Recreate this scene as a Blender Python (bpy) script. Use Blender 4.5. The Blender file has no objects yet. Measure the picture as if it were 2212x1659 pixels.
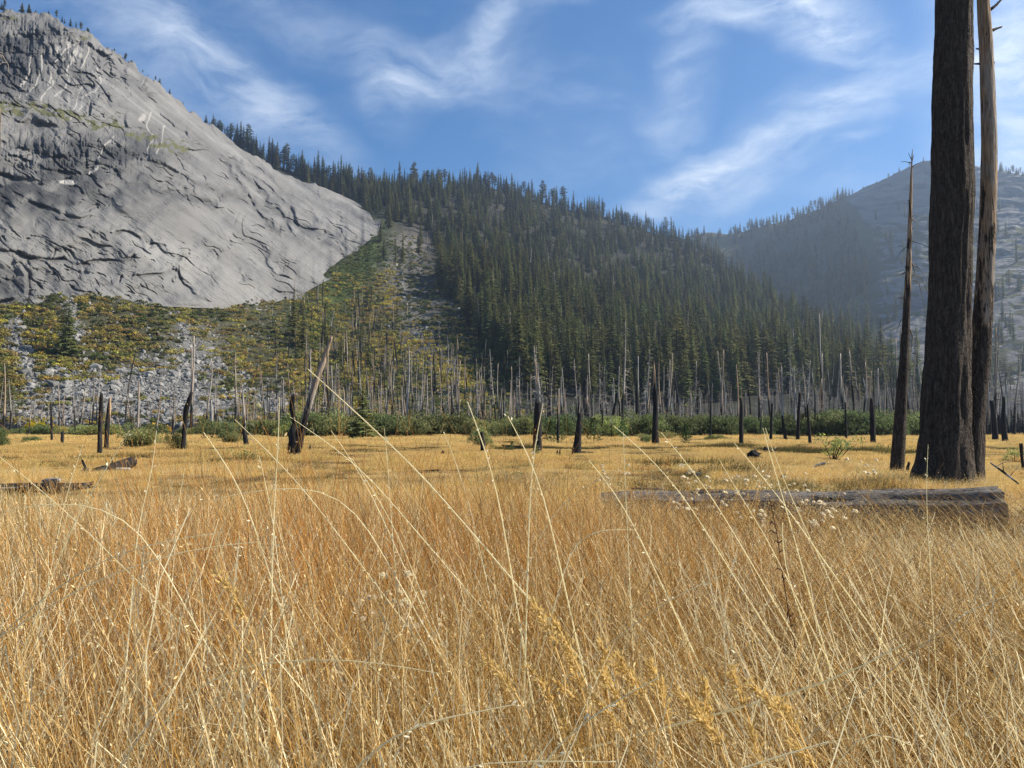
import bpy, math, random
import numpy as np
from mathutils import Vector, Matrix, Euler

R = math.radians
SC = bpy.context.scene
COL = SC.collection
rng = np.random.default_rng(7)
random.seed(7)

# ------------------------------------------------------------------ camera
F = 1659.0; HZ = 926.0; CAMZ = 1.2          # focal length, horizon and eye height on a 2212 px wide plan of the view
TH = math.atan((HZ - 829.5) / F)
cam = bpy.data.cameras.new('camera'); cam_o = bpy.data.objects.new('camera', cam); COL.objects.link(cam_o)
cam.sensor_width = 36; cam.lens = 36 * F / 2212.0
cam.clip_start = 0.05; cam.clip_end = 20000
cam_o.location = (0, 0, CAMZ); cam_o.rotation_euler = (R(90) + TH, 0, 0)
SC.camera = cam_o
SC.render.resolution_x = 1024; SC.render.resolution_y = 768

def P(dx, dy, Y):
    """world point at forward distance Y along the direction (dx, dy) of the plan"""
    dx = np.asarray(dx, float); dy = np.asarray(dy, float); Y = np.asarray(Y, float)
    v = (829.5 - dy) / F; u = (dx - 1106.0) / F
    k = Y / (math.cos(TH) - v * math.sin(TH))
    return np.stack(np.broadcast_arrays(u * k, Y, CAMZ + (math.sin(TH) + v * math.cos(TH)) * k), -1)

def G(dx, dy, z=0.0):
    """point of the flat ground under direction (dx, dy)"""
    v = (829.5 - dy) / F
    Y = (z - CAMZ) * (math.cos(TH) - v * math.sin(TH)) / (math.sin(TH) + v * math.cos(TH))
    return P(dx, dy, Y)

# ------------------------------------------------------------------ sun, sky, exposure
SUN_AZ, SUN_EL = 86.0, 36.0                  # degrees right of the view direction, above the horizon
sun_dir = Vector((math.sin(R(SUN_AZ)) * math.cos(R(SUN_EL)), math.cos(R(SUN_AZ)) * math.cos(R(SUN_EL)), math.sin(R(SUN_EL))))
sl = bpy.data.lights.new('sun', 'SUN'); sl.energy = 5.0; sl.angle = R(0.53); sl.color = (1.0, 0.91, 0.77)
so = bpy.data.objects.new('sun', sl); COL.objects.link(so)
so.rotation_euler = sun_dir.to_track_quat('Z', 'Y').to_euler()

W = bpy.data.worlds.new('World'); SC.world = W; W.use_nodes = True
nt = W.node_tree; nt.nodes.clear()
def N(t, kind, **kw):
    n = t.nodes.new(kind)
    for k, v in kw.items():
        setattr(n, k, v)
    return n
out = N(nt, 'ShaderNodeOutputWorld'); bg = N(nt, 'ShaderNodeBackground'); bg.inputs[1].default_value = 0.088
nt.links.new(bg.outputs[0], out.inputs[0])
sky = N(nt, 'ShaderNodeTexSky', sky_type='NISHITA'); sky.sun_disc = False
sky.sun_elevation = R(SUN_EL); sky.sun_rotation = R(SUN_AZ); sky.altitude = 1500; sky.air_density = 1.0; sky.dust_density = 0.2; sky.ozone_density = 3.0
tc = N(nt, 'ShaderNodeTexCoord'); sep = N(nt, 'ShaderNodeSeparateXYZ'); nt.links.new(tc.outputs['Generated'], sep.inputs[0])
def M(t, op, a, b=None, c=None, clamp=False):
    n = N(t, 'ShaderNodeMath', operation=op); n.use_clamp = clamp
    for i, s in enumerate((a, b, c)):
        if s is None: continue
        if isinstance(s, (int, float)): n.inputs[i].default_value = s
        else: t.links.new(s, n.inputs[i])
    return n.outputs[0]
az = M(nt, 'ARCTAN2', sep.outputs[0], sep.outputs[1]); el = M(nt, 'ARCSINE', sep.outputs[2])
ae = N(nt, 'ShaderNodeCombineXYZ'); nt.links.new(az, ae.inputs[0]); nt.links.new(el, ae.inputs[1])
# warp of the cloud coordinates so that the bands fray
wn = N(nt, 'ShaderNodeTexNoise'); wn.inputs['Scale'].default_value = 7; wn.inputs['Detail'].default_value = 5
nt.links.new(ae.outputs[0], wn.inputs['Vector'])
wv = N(nt, 'ShaderNodeVectorMath', operation='MULTIPLY_ADD'); wv.inputs[1].default_value = (0.08, 0.08, 0); 
nt.links.new(wn.outputs['Color'], wv.inputs[0]); 
ws = N(nt, 'ShaderNodeVectorMath', operation='SUBTRACT'); nt.links.new(ae.outputs[0], ws.inputs[0]); ws.inputs[1].default_value = (0.04, 0.04, 0)
nt.links.new(ws.outputs[0], wv.inputs[2]); AEW = wv.outputs[0]
def dir_ae(dx, dy):
    p = P(dx, dy, 1.0) - np.array([0, 0, CAMZ]); p = p / np.linalg.norm(p)
    return math.atan2(p[0], p[1]), math.asin(p[2])
# cirrus bands, plus a white sun-haze cast painted at the right: centre, half length, half width (plan px), tilt in degrees (up to the right positive), strength
CL = [(330, 90, 330, 95, -25, .50), (560, 190, 230, 60, -28, .55), (840, 180, 90, 60, -60, .42), (960, 140, 200, 60, 22, .42), (1070, 45, 70, 30, 40, .55),
      (700, 60, 400, 60, -12, .30), (1490, 150, 110, 60, 88, .42), (1460, 290, 90, 45, -40, .35), (1480, 390, 150, 42, 24, .95), (1640, 330, 190, 70, 30, .60),
      (1780, 60, 130, 60, -22, .95), (1620, 10, 180, 34, 0, .85), (1900, 200, 120, 60, 25, .55), (1790, 240, 120, 40, 20, .35),
      (2200, 220, 130, 230, 0, .95), (2160, 110, 120, 60, 20, .6), (1850, 320, 60, 14, 12, .45), (1320, 260, 160, 120, 0, .10), (1200, 12, 60, 14, 0, .4)]
tot = None
for (cx, cy, a, b, rot, s) in CL:
    u0, v0 = dir_ae(cx, cy)
    mp = N(nt, 'ShaderNodeMapping', vector_type='TEXTURE')
    mp.inputs['Location'].default_value = (u0, v0, 0); mp.inputs['Rotation'].default_value = (0, 0, R(rot)); mp.inputs['Scale'].default_value = (1.5 * a / F, 1.5 * b / F, 1)
    nt.links.new(AEW, mp.inputs['Vector'])
    ln = N(nt, 'ShaderNodeVectorMath', operation='LENGTH'); nt.links.new(mp.outputs[0], ln.inputs[0])
    mr = N(nt, 'ShaderNodeMapRange', interpolation_type='SMOOTHSTEP'); nt.links.new(ln.outputs['Value'], mr.inputs['Value'])
    mr.inputs['From Min'].default_value = 0; mr.inputs['From Max'].default_value = 1; mr.inputs['To Min'].default_value = s; mr.inputs['To Max'].default_value = 0
    tot = mr.outputs[0] if tot is None else M(nt, 'ADD', tot, mr.outputs[0])
# thin cirrus everywhere else, the same outside the frame
gm = N(nt, 'ShaderNodeMapping'); gm.inputs['Scale'].default_value = (2.2, 5.0, 1); gm.inputs['Rotation'].default_value = (0, 0, R(-24)); nt.links.new(AEW, gm.inputs['Vector'])
gn = N(nt, 'ShaderNodeTexNoise'); gn.inputs['Scale'].default_value = 1.6; gn.inputs['Detail'].default_value = 6; nt.links.new(gm.outputs[0], gn.inputs['Vector'])
g1 = N(nt, 'ShaderNodeMapRange'); nt.links.new(gn.outputs['Fac'], g1.inputs['Value']); g1.inputs['From Min'].default_value = .5; g1.inputs['From Max'].default_value = .8; g1.inputs['To Max'].default_value = .35
tot = M(nt, 'ADD', tot, g1.outputs[0])
fm = N(nt, 'ShaderNodeMapping'); fm.inputs['Scale'].default_value = (8, 24, 1); fm.inputs['Rotation'].default_value = (0, 0, R(-28)); nt.links.new(AEW, fm.inputs['Vector'])
fn = N(nt, 'ShaderNodeTexNoise'); fn.inputs['Scale'].default_value = 1.3; fn.inputs['Detail'].default_value = 9; fn.inputs['Roughness'].default_value = .62; fn.inputs['Distortion'].default_value = .25; nt.links.new(fm.outputs[0], fn.inputs['Vector'])
f1 = N(nt, 'ShaderNodeMapRange'); nt.links.new(fn.outputs['Fac'], f1.inputs['Value']); f1.inputs['From Min'].default_value = .34; f1.inputs['From Max'].default_value = .70; f1.inputs['To Min'].default_value = .16; f1.inputs['To Max'].default_value = .98
cf = M(nt, 'MULTIPLY', tot, f1.outputs[0], clamp=True)
cm = N(nt, 'ShaderNodeMix', data_type='RGBA'); nt.links.new(cf, cm.inputs['Factor'])
# the blue of the sky: the physical sky, a little more saturated as the phone recorded it
hs = N(nt, 'ShaderNodeHueSaturation'); hs.inputs['Saturation'].default_value = 1.25; hs.inputs['Value'].default_value = 1.0
nt.links.new(sky.outputs[0], hs.inputs['Color'])
nt.links.new(hs.outputs[0], cm.inputs['A']); cm.inputs['B'].default_value = (5.3, 6.0, 7.0, 1)
nt.links.new(cm.outputs['Result'], bg.inputs[0])

SC.view_settings.view_transform = 'Standard'; SC.view_settings.look = 'None'; SC.view_settings.exposure = 0.92; SC.view_settings.gamma = 1.0
try: SC.view_settings.use_curve_mapping = False
except Exception: pass
SC.render.engine = 'CYCLES'
cy = SC.cycles
cy.max_bounces = 6; cy.diffuse_bounces = 2; cy.glossy_bounces = 2; cy.transmission_bounces = 3; cy.volume_bounces = 0; cy.transparent_max_bounces = 4
cy.use_denoising = True; cy.sample_clamp_indirect = 6
try: cy.denoising_prefilter = 'NONE'
except Exception: pass

# ------------------------------------------------------------------ helpers
def hsh(a, b, c=0, seed=0):
    n = (a.astype(np.int64) * 374761393 + b.astype(np.int64) * 668265263 + np.asarray(c).astype(np.int64) * 1274126177 + seed * 974634777) & 0xffffffff
    n = ((n ^ (n >> 13)) * 1274126177) & 0xffffffff
    n = n ^ (n >> 16)
    return (n & 0xffffff) / float(0xffffff)
def noise2(x, y, seed=0):
    x = np.asarray(x, float); y = np.asarray(y, float)
    ix = np.floor(x); iy = np.floor(y); fx = x - ix; fy = y - iy
    fx = fx * fx * (3 - 2 * fx); fy = fy * fy * (3 - 2 * fy)
    a = hsh(ix, iy, 0, seed); b = hsh(ix + 1, iy, 0, seed); c = hsh(ix, iy + 1, 0, seed); d = hsh(ix + 1, iy + 1, 0, seed)
    return (a * (1 - fx) + b * fx) * (1 - fy) + (c * (1 - fx) + d * fx) * fy
def fbm(x, y, o=4, seed=0, g=0.5):
    s = 0; a = 1; t = 0
    for i in range(o):
        s = s + a * noise2(x, y, seed + i * 17); t += a; a *= g; x = x * 2.03 + 3.1; y = y * 2.03 + 1.7
    return s / t
def ridged(x, y, o=4, seed=0):
    s = 0; a = 1; t = 0
    for i in range(o):
        s = s + a * (1 - np.abs(2 * noise2(x, y, seed + i * 13) - 1)); t += a; a *= .5; x = x * 2.1 + 5.3; y = y * 2.1 + 1.3
    return s / t
def sst(a, b, x):
    t = np.clip((x - a) / (b - a), 0, 1); return t * t * (3 - 2 * t)
def pl(x, pts, k=1):
    return np.interp(x, [p[0] for p in pts], [p[k] for p in pts])
def seg_dist(x, y, pts):
    """distance to a polyline and the signed offset from it (positive above it in the picture plan)"""
    d = np.full(np.shape(x), 1e9); sg = np.zeros(np.shape(x))
    for (x0, y0), (x1, y1) in zip(pts[:-1], pts[1:]):
        L2 = (x1 - x0) ** 2 + (y1 - y0) ** 2
        t = np.clip(((x - x0) * (x1 - x0) + (y - y0) * (y1 - y0)) / L2, 0, 1)
        dd = np.hypot(x - x0 - t * (x1 - x0), y - y0 - t * (y1 - y0))
        s = ((x1 - x0) * (y - y0) - (y1 - y0) * (x - x0))
        m = dd < d; d = np.where(m, dd, d); sg = np.where(m, -np.sign(s), sg)
    return d, sg * d

def pls(x, pts, w):
    return sum(pl(np.asarray(x) + w * k, pts) * g for k, g in zip((-1.5, -1, -.5, 0, .5, 1, 1.5), (.08, .13, .18, .22, .18, .13, .08)))
class MB:
    def __init__(self): self.v = []; self.q = []; self.t = []; self.c = []; self.n = 0; self.qm = []; self.tm = []
    def add(self, v, q=None, t=None, c=(1, 1, 1), mi=0):
        v = np.asarray(v, float).reshape(-1, 3); c = np.asarray(c, float)
        if c.ndim == 1: c = np.tile(c[:3], (len(v), 1))
        self.v.append(v); self.c.append(c.reshape(-1, 3))
        if q is not None and len(q): q = np.asarray(q, int).reshape(-1, 4); self.q.append(q + self.n); self.qm.append(np.full(len(q), mi))
        if t is not None and len(t): t = np.asarray(t, int).reshape(-1, 3); self.t.append(t + self.n); self.tm.append(np.full(len(t), mi))
        self.n += len(v)
    def tube(self, pts, rad, sides=8, c=(1, 1, 1), wob=0.0, jag=0.0, cap=True, seed=0, mi=0, furrow=0.0, fs=6):
        pts = np.asarray(pts, float); n = len(pts); rad = np.broadcast_to(np.asarray(rad, float), (n,))
        tg = np.gradient(pts, axis=0); tg /= np.linalg.norm(tg, axis=1)[:, None] + 1e-9
        ref = np.array([0, 1, 0.0]) if abs(tg[0][1]) < .8 else np.array([1.0, 0, 0])
        s1 = np.cross(tg, ref); s1 /= np.linalg.norm(s1, axis=1)[:, None]; s2 = np.cross(tg, s1)
        a = np.linspace(0, 2 * math.pi, sides, endpoint=False)
        r = rad[:, None] * np.ones((n, sides))
        if wob: 
            ii, jj = np.meshgrid(np.arange(n), np.arange(sides), indexing='ij')
            r = r * (1 + wob * (hsh(ii, jj, 0, seed) - .5) * 2)
        if furrow:
            L = np.concatenate([[0], np.cumsum(np.linalg.norm(np.diff(pts, axis=0), axis=1))])
            AA = np.tile(a, (n, 1)); LL = np.tile(L[:, None], (1, sides))
            u = np.cos(AA) * fs + 20; w = np.sin(AA) * fs + 20
            r = r * (1 + furrow * (2 * noise2(u + w * .3 + seed, w * 1.0 + LL * .7, seed) - 1) + furrow * .6 * (2 * noise2(u * 2.3, w * 2.3 + LL * 1.9, seed + 5) - 1))
        V = pts[:, None, :] + r[:, :, None] * (np.cos(a)[None, :, None] * s1[:, None, :] + np.sin(a)[None, :, None] * s2[:, None, :])
        if jag:
            V[-1] += tg[-1] * (hsh(np.arange(sides), np.arange(sides) * 3, 0, seed + 3)[:, None]) * jag
            if n > 2: V[-2] += tg[-2] * (hsh(np.arange(sides), np.arange(sides) * 3, 0, seed + 3)[:, None]) * jag * .3
        i = np.arange(n - 1)[:, None] * sides; j = np.arange(sides)[None, :]; j2 = (j + 1) % sides
        q = np.stack([i + j, i + j2, i + sides + j2, i + sides + j], -1).reshape(-1, 4)
        C = np.asarray(c, float)
        if C.ndim == 2: C = np.repeat(C, sides, axis=0)
        else: C = np.tile(C, (n * sides, 1))
        V = V.reshape(-1, 3); t = []
        if cap:
            V = np.vstack([V, pts[-1] + tg[-1] * jag * .15, pts[0]]); C = np.vstack([C, C[-1:], C[:1]])
            b = (n - 1) * sides; k = n * sides
            t = [(b + x, b + (x + 1) % sides, k) for x in range(sides)] + [((x + 1) % sides, x, k + 1) for x in range(sides)]
        self.add(V, q=q, t=t, c=C, mi=mi)
    def mesh(self, name, mats, smooth=False):
        v = np.vstack(self.v); c = np.vstack(self.c)
        q = np.vstack(self.q) if self.q else np.zeros((0, 4), int); t = np.vstack(self.t) if self.t else np.zeros((0, 3), int)
        m = bpy.data.meshes.new(name); m.vertices.add(len(v)); m.vertices.foreach_set('co', v.astype(np.float32).ravel())
        nl = q.size + t.size; m.loops.add(nl); m.loops.foreach_set('vertex_index', np.concatenate([q.ravel(), t.ravel()]).astype(np.int32))
        tot_ = np.concatenate([np.full(len(q), 4), np.full(len(t), 3)]).astype(np.int32); st = np.concatenate([[0], np.cumsum(tot_)[:-1]]).astype(np.int32)
        m.polygons.add(len(tot_)); m.polygons.foreach_set('loop_start', st)
        m.polygons.foreach_set('loop_total', tot_)
        m.polygons.foreach_set('use_smooth', np.full(len(tot_), smooth))
        mi = np.concatenate((self.qm if self.q else []) + (self.tm if self.t else [])).astype(np.int32)
        m.polygons.foreach_set('material_index', mi)
        at = m.attributes.new('Col', 'FLOAT_COLOR', 'POINT'); at.data.foreach_set('color', np.hstack([c, np.ones((len(c), 1))]).astype(np.float32).ravel())
        for x in (mats if isinstance(mats, (list, tuple)) else [mats]): m.materials.append(x)
        m.update(calc_edges=True); m.validate(verbose=False)
        return m

def link(name, mesh, parent=None, loc=None, rot=None, scale=None, label=None, cat=None, group=None, kind=None):
    o = bpy.data.objects.new(name, mesh); COL.objects.link(o)
    if parent: o.parent = parent
    if loc is not None: o.location = tuple(float(x) for x in loc)
    if rot is not None: o.rotation_euler = tuple(float(x) for x in rot)
    if scale is not None: o.scale = (scale,) * 3 if isinstance(scale, (int, float)) else tuple(float(x) for x in scale)
    for k, v in (('label', label), ('category', cat), ('group', group), ('kind', kind)):
        if v: o[k] = v
    return o
def copy_tree(o, parent=None):
    c = o.copy(); COL.objects.link(c); c.parent = parent
    for ch in list(o.children): copy_tree(ch, c)
    return c

# ---- materials
def base_mat(name, rough=.85, spec=.2):
    m = bpy.data.materials.new(name); m.use_nodes = True; t = m.node_tree; b = t.nodes['Principled BSDF']
    b.inputs['Roughness'].default_value = rough; b.inputs['Specular IOR Level'].default_value = spec
    return m, t, b
def mixc(t, fac, a, b, mode='MIX'):
    n = N(t, 'ShaderNodeMix', data_type='RGBA', blend_type=mode)
    for s, k in ((fac, 'Factor'), (a, 'A'), (b, 'B')):
        if isinstance(s, (int, float)): n.inputs[k].default_value = s
        elif isinstance(s, tuple): n.inputs[k].default_value = (*s, 1)
        else: t.links.new(s, n.inputs[k])
    return n.outputs['Result']
def nz(t, scale, vec=None, detail=5, rough=.55, stretch=None, coord='Object', dist=0):
    n = N(t, 'ShaderNodeTexNoise'); n.inputs['Scale'].default_value = scale; n.inputs['Detail'].default_value = detail; n.inputs['Roughness'].default_value = rough; n.inputs['Distortion'].default_value = dist
    v = vec
    if v is None: v = N(t, 'ShaderNodeTexCoord').outputs[coord]
    if stretch:
        m = N(t, 'ShaderNodeMapping'); m.inputs['Scale'].default_value = stretch; t.links.new(v, m.inputs['Vector']); v = m.outputs[0]
    t.links.new(v, n.inputs['Vector']); return n.outputs['Fac']
def mr(t, v, a, b, c=0., d=1., smooth=False):
    n = N(t, 'ShaderNodeMapRange'); n.interpolation_type = 'SMOOTHSTEP' if smooth else 'LINEAR'
    t.links.new(v, n.inputs['Value'])
    for k, x in zip(('From Min', 'From Max', 'To Min', 'To Max'), (a, b, c, d)): n.inputs[k].default_value = x
    return n.outputs[0]
def bump(t, b, h, dist, strength=1.0):
    n = N(t, 'ShaderNodeBump'); n.inputs['Distance'].default_value = dist; n.inputs['Strength'].default_value = strength
    t.links.new(h, n.inputs['Height']); t.links.new(n.outputs[0], b.inputs['Normal']); return n
def attr(t, name='Col'):
    n = N(t, 'ShaderNodeAttribute'); n.attribute_name = name; return n
def leafy(name, trans=.35, var=.35, hue=.03, rough=.7, spec=.15, nscale=3.0, inst=True):
    """leaves, needles, grass: colour from the mesh, varied per plant, part of the light passes through"""
    m, t, b = base_mat(name, rough, spec)
    a = attr(t).outputs['Color']
    hsn = N(t, 'ShaderNodeHueSaturation'); t.links.new(a, hsn.inputs['Color'])
    if inst:
        r = N(t, 'ShaderNodeObjectInfo').outputs['Random']
        t.links.new(mr(t, r, 0, 1, 1 - var, 1 + var), hsn.inputs['Value'])
        r2 = M(t, 'FRACT', M(t, 'MULTIPLY', r, 17.37))
        t.links.new(mr(t, r2, 0, 1, .5 - hue, .5 + hue), hsn.inputs['Hue'])
    c = hsn.outputs[0]
    t.links.new(c, b.inputs['Base Color'])
    tr = N(t, 'ShaderNodeBsdfTranslucent'); t.links.new(c, tr.inputs['Color'])
    mx = N(t, 'ShaderNodeMixShader'); mx.inputs[0].default_value = trans
    o = t.nodes['Material Output']; t.links.new(b.outputs[0], mx.inputs[1]); t.links.new(tr.outputs[0], mx.inputs[2]); t.links.new(mx.outputs[0], o.inputs['Surface'])
    return m
M_NEEDLE = leafy('conifer needles', .32, .40, .035)
M_LEAF = leafy('shrub leaves', .40, .30, .03)
M_GRASS = leafy('dry grass', .48, .12, .012, rough=.7, spec=.08)
M_STALK = leafy('pale stalk', .60, 0, 0, rough=.6, spec=.5, inst=False)
M_GRASSN = leafy('dry grass near', .40, 0, 0, rough=.7, spec=.08, inst=False)

def burnt_wood(name, sc=6.0, zs=.22, bmp=.02, char=(.016, .015, .0145), silver=(.38, .355, .32), tan=(.42, .29, .18), plates=False):
    """standing dead wood: Col.r says how much bare wood shows through the char, Col.g how tan it is"""
    m, t, b = base_mat(name, .9, .08)
    a = attr(t); sp = N(t, 'ShaderNodeSeparateColor'); t.links.new(a.outputs['Color'], sp.inputs[0])
    tcn = N(t, 'ShaderNodeTexCoord'); vec = tcn.outputs['Object']
    oi = N(t, 'ShaderNodeObjectInfo')
    ad = N(t, 'ShaderNodeVectorMath', operation='MULTIPLY_ADD'); ad.inputs[1].default_value = (1, 1, 1); t.links.new(vec, ad.inputs[0]); t.links.new(M(t, 'MULTIPLY', oi.outputs['Random'], 37.0), ad.inputs[2]); vec = ad.outputs[0]
    n1 = nz(t, sc, vec, 6, .6, (1, 1, zs)); n2 = nz(t, sc * 3.5, vec, 5, .6, (1, 1, zs * .5)); n3 = nz(t, sc * .6, vec, 3, .5, (1, 1, zs * 2))
    k = M(t, 'ADD', M(t, 'MULTIPLY', n1, .7), M(t, 'MULTIPLY', n2, .3))
    fac = mr(t, M(t, 'SUBTRACT', M(t, 'ADD', k, M(t, 'MULTIPLY', sp.outputs[0], .62)), .81), -.04, .05, smooth=True)
    wood = mixc(t, mr(t, M(t, 'ADD', n3, M(t, 'MULTIPLY', sp.outputs[1], .6)), .58, .95), silver, tan)
    wood = mixc(t, mr(t, n2, .3, .7, .35, 1.15), (0, 0, 0), wood)
    ch = mixc(t, mr(t, n2, .35, .75), char, tuple(x * 2.4 + .006 for x in char))
    col = mixc(t, fac, ch, wood); t.links.new(col, b.inputs['Base Color'])
    hgt = M(t, 'ADD', n2, M(t, 'MULTIPLY', n1, 1.5))
    if plates:
        vo = N(t, 'ShaderNodeTexVoronoi'); vo.feature = 'DISTANCE_TO_EDGE'; vo.inputs['Scale'].default_value = 11
        mpp = N(t, 'ShaderNodeMapping'); mpp.inputs['Scale'].default_value = (1.3, 1.3, .22)
        wd = N(t, 'ShaderNodeVectorMath', operation='MULTIPLY_ADD'); wd.inputs[1].default_value = (.25, .25, .25); nn = N(t, 'ShaderNodeTexNoise'); nn.inputs['Scale'].default_value = 6; t.links.new(vec, nn.inputs['Vector'])
        t.links.new(nn.outputs['Color'], wd.inputs[0]); t.links.new(vec, wd.inputs[2]); t.links.new(wd.outputs[0], mpp.inputs['Vector']); t.links.new(mpp.outputs[0], vo.inputs['Vector'])
        e = mr(t, vo.outputs['Distance'], 0, .16, .62, 1, smooth=True); e = M(t, 'MAXIMUM', e, fac)
        col2 = mixc(t, e, (.008, .007, .006), col); t.links.new(col2, b.inputs['Base Color']); hgt = M(t, 'ADD', hgt, M(t, 'MULTIPLY', e, 1.4))
    bump(t, b, hgt, bmp, 1.0)
    return m
M_SNAG = burnt_wood('burnt snag wood', 2.2, .16, .05)
M_TRUNK = burnt_wood('burnt trunk bark', 9, .18, .03, char=(.046, .037, .030), plates=True)
M_LOG = burnt_wood('weathered log wood', 7, 1, .02, silver=(.27, .255, .24), tan=(.24, .13, .08))

# ground
def m_ground():
    m, t, b = base_mat('meadow soil and thatch', .95, .1)
    n1 = nz(t, .12, None, 6, .6, (1, .4, 1)); n2 = nz(t, 3.0, None, 6, .7); n3 = nz(t, 24, None, 5, .7)
    c = mixc(t, mr(t, n1, .38, .62), (.12, .075, .03), (.42, .28, .11))
    c = mixc(t, mr(t, n2, .35, .7, 0, .8), c, (.12, .085, .04)); c = mixc(t, mr(t, n3, .3, .7, .0, .5), c, (.05, .035, .02))
    far = N(t, 'ShaderNodeSeparateColor'); t.links.new(attr(t).outputs['Color'], far.inputs[0])
    c = mixc(t, far.outputs[0], c, mixc(t, n1, (.06, .05, .038), (.10, .085, .06)))
    c = mixc(t, far.outputs[1], c, mixc(t, n2, (.018, .018, .010), (.05, .05, .022)))  # soil darkened in the hollow bands to stand for bank shade
    t.links.new(c, b.inputs['Base Color']); bump(t, b, M(t, 'ADD', n2, n3), .06)
    return m
def m_rock(name, light=(.225, .218, .205), dark=(.085, .085, .085), s=.02, bd=1.2):
    """granite; Col.r dark stain, Col.g plants growing on ledges, Col.b pale fresh rock"""
    m, t, b = base_mat(name, .85, .25)
    sp = N(t, 'ShaderNodeSeparateColor'); t.links.new(attr(t).outputs['Color'], sp.inputs[0])
    rot = N(t, 'ShaderNodeMapping'); rot.inputs['Rotation'].default_value = (0, R(-36), 0); t.links.new(N(t, 'ShaderNodeTexCoord').outputs['Object'], rot.inputs['Vector']); v = rot.outputs[0]
    n1 = nz(t, s, v, 8, .6, (.5, .5, 2.2)); n2 = nz(t, s * 6, v, 8, .65, (.35, .35, 3.0), dist=.6); n3 = nz(t, s * 30, v, 6, .7, (.5, .5, 1.6)); n4 = nz(t, s * 2.2, None, 4, .5, (2.2, 2.2, .25)); n5 = nz(t, s * 2.0, v, 6, .6, (.3, .3, 2.6), dist=.4)
    c = mixc(t, mr(t, n1, .30, .70), tuple(x * .62 for x in light), light)
    c = mixc(t, mr(t, n2, .52, .70, 0, .6), c, tuple(x * .42 for x in light))
    c = mixc(t, mr(t, n5, .48, .64, 0, .6), c, tuple(x * .5 for x in light)); c = mixc(t, mr(t, n5, .42, .3, 0, .5), c, tuple(x * 1.3 for x in light))
    c = mixc(t, mr(t, n3, .55, .8, 0, .5), c, dark)
    c = mixc(t, mr(t, n4, .60, .72, 0, .38), c, (.13, .13, .13))
    c = mixc(t, M(t, 'MULTIPLY', sp.outputs[0], mr(t, n2, .2, .75, .75, 1.0)), c, (.022, .024, .027))
    c = mixc(t, sp.outputs[2], c, (.42, .40, .36))
    c = mixc(t, mr(t, M(t, 'ADD', M(t, 'MULTIPLY', sp.outputs[1], 1.1), n3), 1.0, 1.2), c, mixc(t, n2, (.045, .055, .022), (.13, .12, .055)))
    t.links.new(c, b.inputs['Base Color'])
    bump(t, b, M(t, 'ADD', M(t, 'MULTIPLY', n2, 2.4), M(t, 'ADD', M(t, 'MULTIPLY', n3, .35), M(t, 'MULTIPLY', n5, 3))), bd, .8)
    return m
def m_floor(name='forest floor'):
    """slope soil; Col is its colour"""
    m, t, b = base_mat(name, .95, .1)
    n1 = nz(t, .05, None, 8, .65); n2 = nz(t, .35, None, 6, .7)
    c = mixc(t, 1.0, attr(t).outputs['Color'], mixc(t, mr(t, n1, .3, .7), (.55, .55, .55), (1.35, 1.3, 1.2)), 'MULTIPLY')
    c = mixc(t, mr(t, n2, .58, .72, 0, .6), c, (.03, .035, .018))
    t.links.new(c, b.inputs['Base Color']); bump(t, b, M(t, 'ADD', n1, n2), 2.0)
    return m
M_GROUND = m_ground(); M_ROCK = m_rock('granite'); M_FLOOR = m_floor()
def m_boulder():
    m, t, b = base_mat('talus boulder', .9, .2)
    r = N(t, 'ShaderNodeObjectInfo').outputs['Random']; n = nz(t, 1.5, None, 5, .6)
    c = mixc(t, r, (.11, .107, .10), (.31, .30, .275)); c = mixc(t, mr(t, n, .45, .75, 0, .6), c, (.09, .09, .09))
    t.links.new(c, b.inputs['Base Color']); bump(t, b, n, .15); return m
M_BOULDER = m_boulder()

# ------------------------------------------------------------------ land forms (heights and distances of each hill)
NS = [(-600, 250), (0, 285), (400, 268), (500, 305), (620, 368), (700, 388), (820, 412), (900, 405), (1000, 403), (1080, 410), (1200, 442), (1300, 467), (1400, 494), (1480, 525), (1550, 568), (1650, 625), (1750, 688), (1850, 745), (1950, 812), (2050, 870), (2150, 905), (2300, 915)]
ND = [(-600, 750), (0, 900), (400, 1000), (820, 1000), (1100, 1150), (1300, 1250), (1450, 1250), (1550, 1150), (1750, 850), (1950, 560), (2150, 340), (2300, 290)]
DB = [(-600, 690), (0, 665), (180, 645), (400, 655), (600, 662), (640, 650), (660, 622), (700, 600), (740, 582), (765, 545), (785, 520), (815, 500), (822, 474)]
NMY = DB + [(900, 560), (1000, 600), (1300, 700), (1600, 770), (1850, 840), (2050, 895), (2150, 912), (2300, 917)]
NMD = [(-600, 250), (0, 330), (400, 395), (650, 500), (740, 600), (820, 780), (900, 650), (1000, 600), (1300, 600), (1600, 520), (1850, 420), (2050, 320), (2150, 290), (2300, 270)]
def near_depth(dx, dy):
    ys = pl(dx, NS); ds = pl(dx, ND); ym = pls(dx, NMY, 45); dm = pls(dx, NMD, 60); db = 235.0; yb = 919.0
    ym = np.minimum(np.maximum(ym, ys + 2), 917.5)
    lo = db + (dm - db) * np.clip((yb - dy) / (yb - ym), 0, 1)
    hi = dm + (ds - dm) * np.clip((ym - dy) / (ym - ys), 0, 1.5) ** 0.9
    return np.where(dy > ym, lo, hi)
def near_pt(dx, dy):
    p = P(dx, dy, near_depth(dx, dy)); k = sst(0, 120, p[..., 1] - 235)
    p[..., 2] += k * ((fbm(p[..., 0] / 60, p[..., 1] / 60, 4, 3) - .5) * 14 - 1)
    return p
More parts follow.
